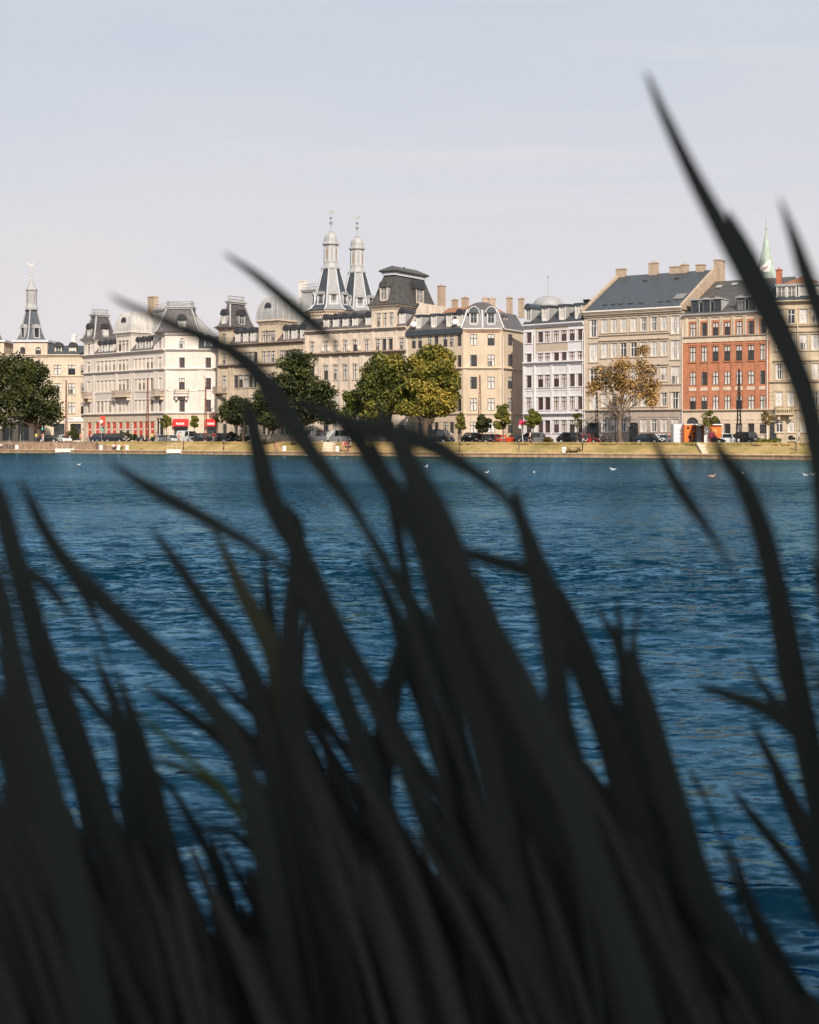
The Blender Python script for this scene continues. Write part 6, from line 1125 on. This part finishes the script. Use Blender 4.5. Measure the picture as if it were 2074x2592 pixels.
def blade_rings(path, d, root=True, tilt=0.0):
    """path: (x, y, width) read off the picture; laid out at distance d metres, rooted in the bank below"""
    path = [(x, y, w_ if w_ < 38 else 38 + (w_ - 38) * .62) for x, y, w_ in path]; pts = catmull(path); W = []
    for i, (x, y, w_) in enumerate(pts): W.append((np.array([(x * S - CX) / F * d, d + tilt * (1 - i / len(pts)), CH + (HY - y * S) / F * d]), max(w_, .6) * S / F * d))
    if root:
        p, w_ = W[-1]; dr = W[-1][0] - W[-4][0]; dr /= np.linalg.norm(dr) + 1e-9; n = 7; step = max(.05, (p[2] - 1.05)) / n
        for k in range(n):
            dr = dr * .75 + np.array([0.02, .0, -1]) * .25; dr /= np.linalg.norm(dr); p = p + dr * step / max(.35, -dr[2]); W.append((p, w_ * (1 - .03 * k)))
    R = []
    for i, (p, w_) in enumerate(W):
        t = W[min(i + 1, len(W) - 1)][0] - W[max(i - 1, 0)][0]; t /= np.linalg.norm(t) + 1e-9; s = np.cross(t, [0, 1, 0]); s /= np.linalg.norm(s) + 1e-9
        h_ = w_ * .5; th = max(.0004, w_ * .03); R.append([tuple(p - s * h_), tuple(p - np.array([0, th, 0])), tuple(p + s * h_), tuple(p + np.array([0, th * .3, 0]))])
    return R
REEDS = [
 ('tallest reed blade, its tip high in the sky at upper right', .78, [(1356, 148, 0), (1366, 165, 9), (1400, 245, 22), (1460, 370, 33), (1525, 490, 46), (1600, 630, 54), (1665, 760, 58), (1705, 870, 60), (1728, 980, 62), (1742, 1100, 60), (1752, 1300, 60)]),
 ('reed blade whose tip starts halfway down the tallest blade', .84, [(1530, 440, 0), (1542, 465, 16), (1580, 550, 40), (1640, 680, 52), (1688, 800, 56), (1712, 900, 58), (1735, 1040, 56), (1750, 1300, 55)]),
 ('reed tip in the sky at the far upper right', .80, [(1640, 410, 0), (1650, 440, 10), (1675, 510, 26), (1705, 600, 38), (1740, 700, 44), (1790, 850, 46)]),
 ('arching reed blade with its tip over the white corner building', .86, [(228, 615, 0), (250, 632, 9), (300, 655, 16), (400, 698, 26), (485, 738, 34), (545, 790, 46), (600, 870, 52), (655, 950, 42), (700, 1010, 34), (745, 1070, 24), (795, 1160, 18), (850, 1270, 16)]),
 ('reed blade slanting over the square dome of the beige block', .92, [(466, 528, 0), (490, 545, 9), (540, 580, 19), (600, 630, 26), (650, 673, 26), (690, 708, 16), (712, 738, 5), (730, 800, 2.2), (765, 880, 3), (800, 960, 16), (830, 1080, 26)]),
 ('thick reed rising in front of the quay left of centre', .95, [(512, 830, 0), (524, 870, 24), (540, 930, 40), (561, 1021, 50), (590, 1090, 52), (625, 1150, 52), (655, 1215, 56), (690, 1290, 50), (722, 1350, 46), (753, 1405, 46), (800, 1500, 46), (860, 1620, 50)]),
 ('straight dark stem below the bend of the thick left reed', 1.0, [(600, 1060, 10), (622, 1110, 40), (626, 1200, 46), (614, 1300, 48), (612, 1400, 62), (620, 1520, 70), (640, 1650, 80)]),
 ('reed forming the left edge of the dark central mass', .9, [(690, 850, 0), (715, 885, 26), (753, 925, 36), (795, 985, 46), (845, 1060, 52), (885, 1130, 54), (908, 1200, 56), (930, 1290, 60), (965, 1400, 66), (1010, 1540, 70)]),
 ('broad reed forming the right edge of the dark central mass', .82, [(788, 850, 0), (812, 885, 26), (845, 945, 50), (880, 1010, 62), (915, 1070, 64), (950, 1145, 66), (980, 1225, 68), (1028, 1320, 72), (1080, 1410, 76), (1135, 1520, 80), (1190, 1640, 85)]),
 ('reed between the two edges of the central mass', .98, [(850, 960, 0), (870, 1010, 40), (900, 1090, 60), (925, 1180, 64), (955, 1280, 70), (1000, 1380, 80), (1050, 1500, 90), (1100, 1620, 90)]),
 ('drooping leaf that crosses the quay and bends down right of centre', .88, [(610, 835, 0), (660, 862, 22), (740, 890, 34), (800, 905, 44), (870, 922, 46), (930, 948, 40), (985, 985, 30), (1030, 1018, 24), (1068, 1052, 18), (1090, 1100, 14), (1110, 1180, 18), (1135, 1300, 22)]),
 ('blunt topped reed right of centre on the water', .93, [(1084, 1026, 0), (1086, 1042, 18), (1096, 1084, 27), (1115, 1135, 34), (1137, 1202, 48), (1155, 1287, 58), (1168, 1360, 62), (1175, 1500, 66), (1190, 1640, 70)]),
 ('broad blade fanning right from the blunt topped reed', .97, [(1112, 1110, 0), (1128, 1160, 26), (1150, 1225, 44), (1178, 1290, 52), (1200, 1350, 56), (1230, 1420, 62), (1258, 1490, 66), (1300, 1600, 74)]),
 ('short leaf lying almost level between two central reeds', 1.02, [(880, 1140, 0), (930, 1152, 16), (990, 1166, 26), (1050, 1184, 28), (1110, 1203, 30), (1170, 1240, 26), (1215, 1310, 22)]),
 ('left prong of the three pronged reed tip', 1.05, [(1252, 1274, 0), (1262, 1290, 9), (1285, 1325, 18), (1308, 1375, 28), (1326, 1440, 34), (1350, 1540, 40)]),
 ('middle prong of the three pronged reed tip', 1.0, [(1299, 1250, 0), (1302, 1275, 9), (1305, 1320, 17), (1310, 1400, 26), (1322, 1500, 36), (1340, 1620, 40)]),
 ('right prong of the three pronged reed tip', .95, [(1348, 1262, 0), (1344, 1290, 9), (1334, 1335, 15), (1336, 1390, 26), (1348, 1440, 38), (1368, 1510, 56), (1392, 1600, 68), (1428, 1713, 74), (1460, 1824, 80), (1500, 1918, 82), (1570, 2030, 88)]),
 ('slender curved reed with tip at the quay, tapering to the right', .9, [(1366, 908, 0), (1374, 926, 12), (1390, 953, 17), (1412, 997, 25), (1440, 1043, 27), (1472, 1087, 22), (1508, 1141, 13), (1532, 1182, 6), (1560, 1240, 2), (1610, 1340, 2), (1650, 1460, 10)]),
 ('long reed down the right side with its tip under the orange container', .86, [(1496, 908, 0), (1506, 930, 14), (1525, 962, 27), (1562, 1012, 38), (1589, 1074, 48), (1613, 1147, 56), (1633, 1233, 62), (1653, 1320, 66), (1676, 1436, 70), (1700, 1550, 72), (1725, 1700, 72)]),
 ('pale edged leaf reaching left from the right side reed', .98, [(1462, 1438, 0), (1480, 1446, 10), (1522, 1460, 22), (1595, 1484, 32), (1653, 1519, 36), (1710, 1580, 36), (1750, 1680, 36)]),
 ('short pointed blade above the leftward leaf at right', 1.04, [(1570, 1378, 0), (1578, 1398, 7), (1595, 1430, 14), (1624, 1468, 20), (1660, 1512, 24), (1710, 1590, 26)]),
 ('thin reed tip just inside the right edge', 1.0, [(1708, 1160, 0), (1714, 1190, 8), (1726, 1260, 14), (1745, 1400, 20)]),
 ('slanting reed in the lower right water, upper of the pair', 1.05, [(1578, 1505, 0), (1588, 1530, 10), (1615, 1582, 22), (1652, 1657, 30), (1690, 1750, 36), (1720, 1830, 40), (1750, 1950, 44)]),
 ('slanting reed in the lower right water, lower of the pair', 1.1, [(1530, 1642, 0), (1545, 1662, 8), (1566, 1694, 16), (1604, 1742, 23), (1641, 1787, 26), (1686, 1845, 30), (1730, 1925, 34)]),
 ('hair thin reed beside the broad blade edge at lower right', 1.15, [(1448, 1612, 0), (1458, 1630, 7), (1476, 1665, 10), (1499, 1713, 9), (1530, 1800, 8)]),
 ('upright reed standing alone in the lower right water', 1.08, [(1530, 1755, 0), (1537, 1780, 9), (1552, 1822, 18), (1570, 1880, 26), (1596, 1940, 32), (1636, 2015, 42), (1700, 2130, 50)]),
 ('reed entering at the left edge level with the water', .9, [(-22, 985, 0), (-8, 1020, 22), (8, 1080, 42), (20, 1130, 50), (45, 1220, 58), (68, 1300, 60), (92, 1400, 62), (125, 1500, 68), (165, 1610, 72), (215, 1740, 80)]),
 ('side leaf curling down from the leftmost reed', .97, [(40, 1180, 0), (67, 1205, 20), (108, 1240, 22), (136, 1280, 14), (158, 1318, 5), (180, 1390, 2)]),
 ('long reed bending right with tip at mid left over the water', .92, [(40, 1000, 0), (46, 1018, 8), (68, 1062, 22), (95, 1117, 29), (135, 1178, 35), (189, 1236, 41), (236, 1282, 43), (304, 1343, 46), (365, 1400, 46), (422, 1457, 48), (473, 1525, 52), (515, 1620, 58), (550, 1760, 64)]),
 ('narrow shadowy leaf under the long left reed', 1.1, [(120, 1165, 8), (145, 1200, 22), (172, 1242, 20), (199, 1298, 13), (220, 1350, 7), (240, 1420, 4)]),
 ('wide leaf tip reaching left just under the quay', .9, [(226, 970, 0), (242, 980, 9), (290, 1012, 22), (354, 1050, 30), (422, 1086, 30), (489, 1124, 24), (552, 1162, 18), (600, 1200, 14), (650, 1260, 12)]),
 ('reed with tip in the middle of the left water', 1.0, [(316, 1102, 0), (324, 1118, 7), (358, 1166, 20), (398, 1222, 26), (439, 1282, 31), (483, 1340, 34), (513, 1404, 38), (540, 1475, 44), (565, 1570, 50), (590, 1720, 56)]),
 ('olive toned reed left of the upright dark stem', 1.02, [(444, 1098, 0), (451, 1118, 8), (473, 1162, 17), (500, 1222, 28), (527, 1275, 38), (554, 1325, 44), (578, 1385, 48), (600, 1490, 54)], 'b'),
 ('narrow upright reed squeezed beside the dark stem', 1.06, [(550, 1160, 0), (555, 1185, 12), (561, 1230, 20), (568, 1290, 27), (575, 1380, 34), (590, 1500, 40), (605, 1650, 46)]),
 ('reed tip below the side leaf at left', 1.08, [(194, 1360, 0), (202, 1382, 9), (219, 1425, 17), (241, 1489, 26), (258, 1565, 38), (282, 1700, 56), (310, 1850, 76)]),
 ('blurred reed tip right of the narrow shadowy leaf', 1.0, [(248, 1405, 0), (254, 1430, 10), (268, 1478, 20), (290, 1545, 34), (315, 1650, 46), (345, 1780, 54)]),
 ('low blade crossing the lower left water from left to right', 1.12, [(296, 1436, 0), (312, 1448, 8), (354, 1476, 17), (405, 1511, 24), (450, 1545, 27), (498, 1590, 30), (540, 1660, 34)]),
 ('leaf sloping across the gap at lower left', 1.1, [(120, 1400, 0), (145, 1424, 18), (190, 1476, 20), (235, 1528, 20), (275, 1590, 20), (310, 1680, 22)]),
 ('short leaf pointing left near the lower middle left', 1.12, [(456, 1428, 0), (470, 1442, 10), (505, 1474, 20), (550, 1514, 24), (600, 1570, 26), (640, 1650, 30)]),
 ('sunlit green leaf in the lower left gap', 1.02, [(286, 1490, 3), (300, 1508, 7), (344, 1548, 12), (396, 1596, 14), (447, 1637, 12), (482, 1674, 10), (520, 1720, 10)], 'g'),
 ('dull green leaf under the sunlit one', 1.05, [(316, 1592, 3), (340, 1602, 12), (385, 1618, 16), (435, 1644, 17), (475, 1679, 14), (510, 1730, 12)], 'b'),
 ('dark leaf below the two green leaves', 1.1, [(318, 1600, 0), (334, 1628, 10), (372, 1676, 15), (413, 1745, 20), (448, 1810, 26)]),
 ('thin level leaf at the bottom of the lower left gap', 1.15, [(398, 1748, 2), (440, 1746, 9), (480, 1750, 14), (520, 1775, 20)]),
 ('leftmost lower reed hugging the frame edge', .85, [(-28, 1150, 0), (-12, 1200, 34), (5, 1270, 48), (25, 1370, 58), (52, 1480, 68), (90, 1620, 80), (130, 1770, 90)]),
 ('second lower reed at the left frame edge', .88, [(-50, 1380, 20), (-20, 1450, 56), (15, 1560, 66), (48, 1680, 76), (85, 1800, 84)]),
 ('reed leaning left against the central mass', 1.06, [(866, 1280, 0), (858, 1310, 18), (842, 1380, 34), (824, 1460, 44), (812, 1560, 50), (804, 1700, 56)]),
 ('slim reed tip right of the fading blade, upper', 1.12, [(780, 1112, 0), (788, 1132, 8), (807, 1168, 15), (831, 1215, 22), (861, 1262, 30), (888, 1310, 38), (920, 1400, 46)]),
 ('slim reed tip right of the fading blade, lower', 1.15, [(764, 1150, 0), (774, 1175, 8), (796, 1218, 15), (821, 1270, 24), (843, 1330, 34), (866, 1410, 42), (905, 1510, 48), (960, 1660, 56)]),
 ('wide blade left of the gap in the middle', 1.0, [(630, 1220, 10), (654, 1285, 34), (684, 1358, 46), (716, 1448, 52), (752, 1550, 58), (795, 1680, 66)]),
 ('pointed blade in the lower middle gap', 1.1, [(880, 1480, 0), (887, 1505, 7), (906, 1565, 20), (938, 1640, 32), (980, 1740, 44), (1030, 1870, 54)]),
 ('blade filling below the blunt topped reed', 1.12, [(1070, 1360, 0), (1085, 1420, 30), (1105, 1500, 52), (1130, 1600, 70), (1170, 1720, 84)]),
 ('blade running down beside the three pronged reed', 1.1, [(1225, 1400, 6), (1250, 1480, 36), (1285, 1580, 56), (1330, 1700, 72), (1390, 1840, 86), (1450, 1980, 96)]),
]
for r_ in REEDS:
    lab, d, path = r_[:3]; k = r_[3] if len(r_) > 3 else ''
    m = MB(); m.loft(blade_rings(path, d)); o = m.obj('reed_blade', {'g': m_reed_sun, 'b': m_reed_b}.get(k, m_reed)); tag(o, lab, 'reed', 'dark reed blades in the foreground')
# the dense lower mass of reeds
rr = random.Random(42)
def solid(x): return float(np.interp(x, [-50, 60, 150, 260, 330, 480, 520, 640, 760, 830, 900, 1000, 1100, 1250, 1340, 1420, 1500, 1600, 1700, 1800], [1640, 1690, 1730, 1760, 1810, 1800, 1700, 1560, 1600, 1740, 1760, 1590, 1560, 1640, 1760, 1850, 1950, 2050, 2110, 2120]))
m = MB()
for r_ in REEDS:                                              # slim side leaves that crowd every broad blade
    path = r_[2]
    if max(q[2] for q in path) < 44: continue
    c = [tuple(map(float, q)) for q in catmull(path)]
    for k in range(5):
        i0 = rr.randint(int(len(c) * .30), int(len(c) * .8)); x, y, w_ = c[i0]; x2, y2, _ = c[min(len(c) - 1, i0 + 6)]; L_ = math.hypot(x2 - x, y2 - y) + 1e-6
        dx, dy = (x2 - x) / L_, (y2 - y) / L_; side = rr.choice((-1, 1)); lean_ = rr.uniform(-.10, .10); wd_ = rr.uniform(10, 24); ln = 560
        xs = x + side * w_ * rr.uniform(.2, .62); dx += lean_ - side * .05
        if y < 1180: continue
        m.loft(blade_rings([(xs, y, 0), (xs + dx * 40, y + dy * 40, wd_ * .5), (xs + dx * 170, y + dy * 170, wd_), (xs + dx * ln * .6, y + dy * ln * .6, wd_ * 1.15), (xs + dx * ln, y + dy * ln, wd_ * 1.2)], r_[1] + rr.uniform(.03, .3)))
for i in range(560):
    x = rr.uniform(-120, 1780); y = solid(x) + rr.uniform(-70, 330); w_ = rr.uniform(12, 44); L_ = max(260, 2350 - y); ln = rr.uniform(.18, .52); d = rr.uniform(.85, 1.5)
    pts = [(x, y, 0), (x + L_ * ln * .08, y + L_ * .07, w_ * .45), (x + L_ * ln * .3, y + L_ * .25, w_ * .85), (x + L_ * ln * .6, y + L_ * .55, w_), (x + L_ * ln, y + L_, w_)]
    if y > 1250: m.loft(blade_rings(pts, d))
for i in range(130):                                         # further back, closing the gaps low down
    x = rr.uniform(-150, 1700); y = solid(x) + rr.uniform(60, 300); w_ = rr.uniform(26, 60); L_ = max(260, 2350 - y); ln = rr.uniform(.0, .5); d = rr.uniform(1.5, 1.9)
    m.loft(blade_rings([(x, y, 0), (x + L_ * ln * .2, y + L_ * .15, w_ * .7), (x + L_ * ln * .6, y + L_ * .5, w_), (x + L_ * ln, y + L_, w_)], d))
for i in range(720):                                         # the same stand goes on along the bank to either side of the view
    sd = rr.choice((-1, 1)); X0 = sd * rr.uniform(.8, 5.0); Y0 = rr.uniform(.85, 1.75); H_ = rr.uniform(1.2, 2.35); lx = rr.uniform(-.45, -.05); w0 = rr.uniform(.010, .022)
    if sd > 0 and X0 + lx * H_ * .6 < .34 * Y0 + .08: X0 = max(X0, .34 * Y0 + .3); lx = -.05
    R = []
    for k in range(9):
        t_ = k / 8; c_ = (X0 + lx * t_ ** 2.2 * H_ * .6, Y0 + .06 * math.sin(i + t_ * 2), 1.0 + H_ * t_ * (1 - .12 * t_)); ww = w0 * (1 - t_ ** 3) + .0004
        R.append([(c_[0] - ww, c_[1], c_[2]), (c_[0], c_[1] - ww * .15, c_[2]), (c_[0] + ww, c_[1], c_[2]), (c_[0], c_[1] + ww * .06, c_[2])])
    m.loft(R)
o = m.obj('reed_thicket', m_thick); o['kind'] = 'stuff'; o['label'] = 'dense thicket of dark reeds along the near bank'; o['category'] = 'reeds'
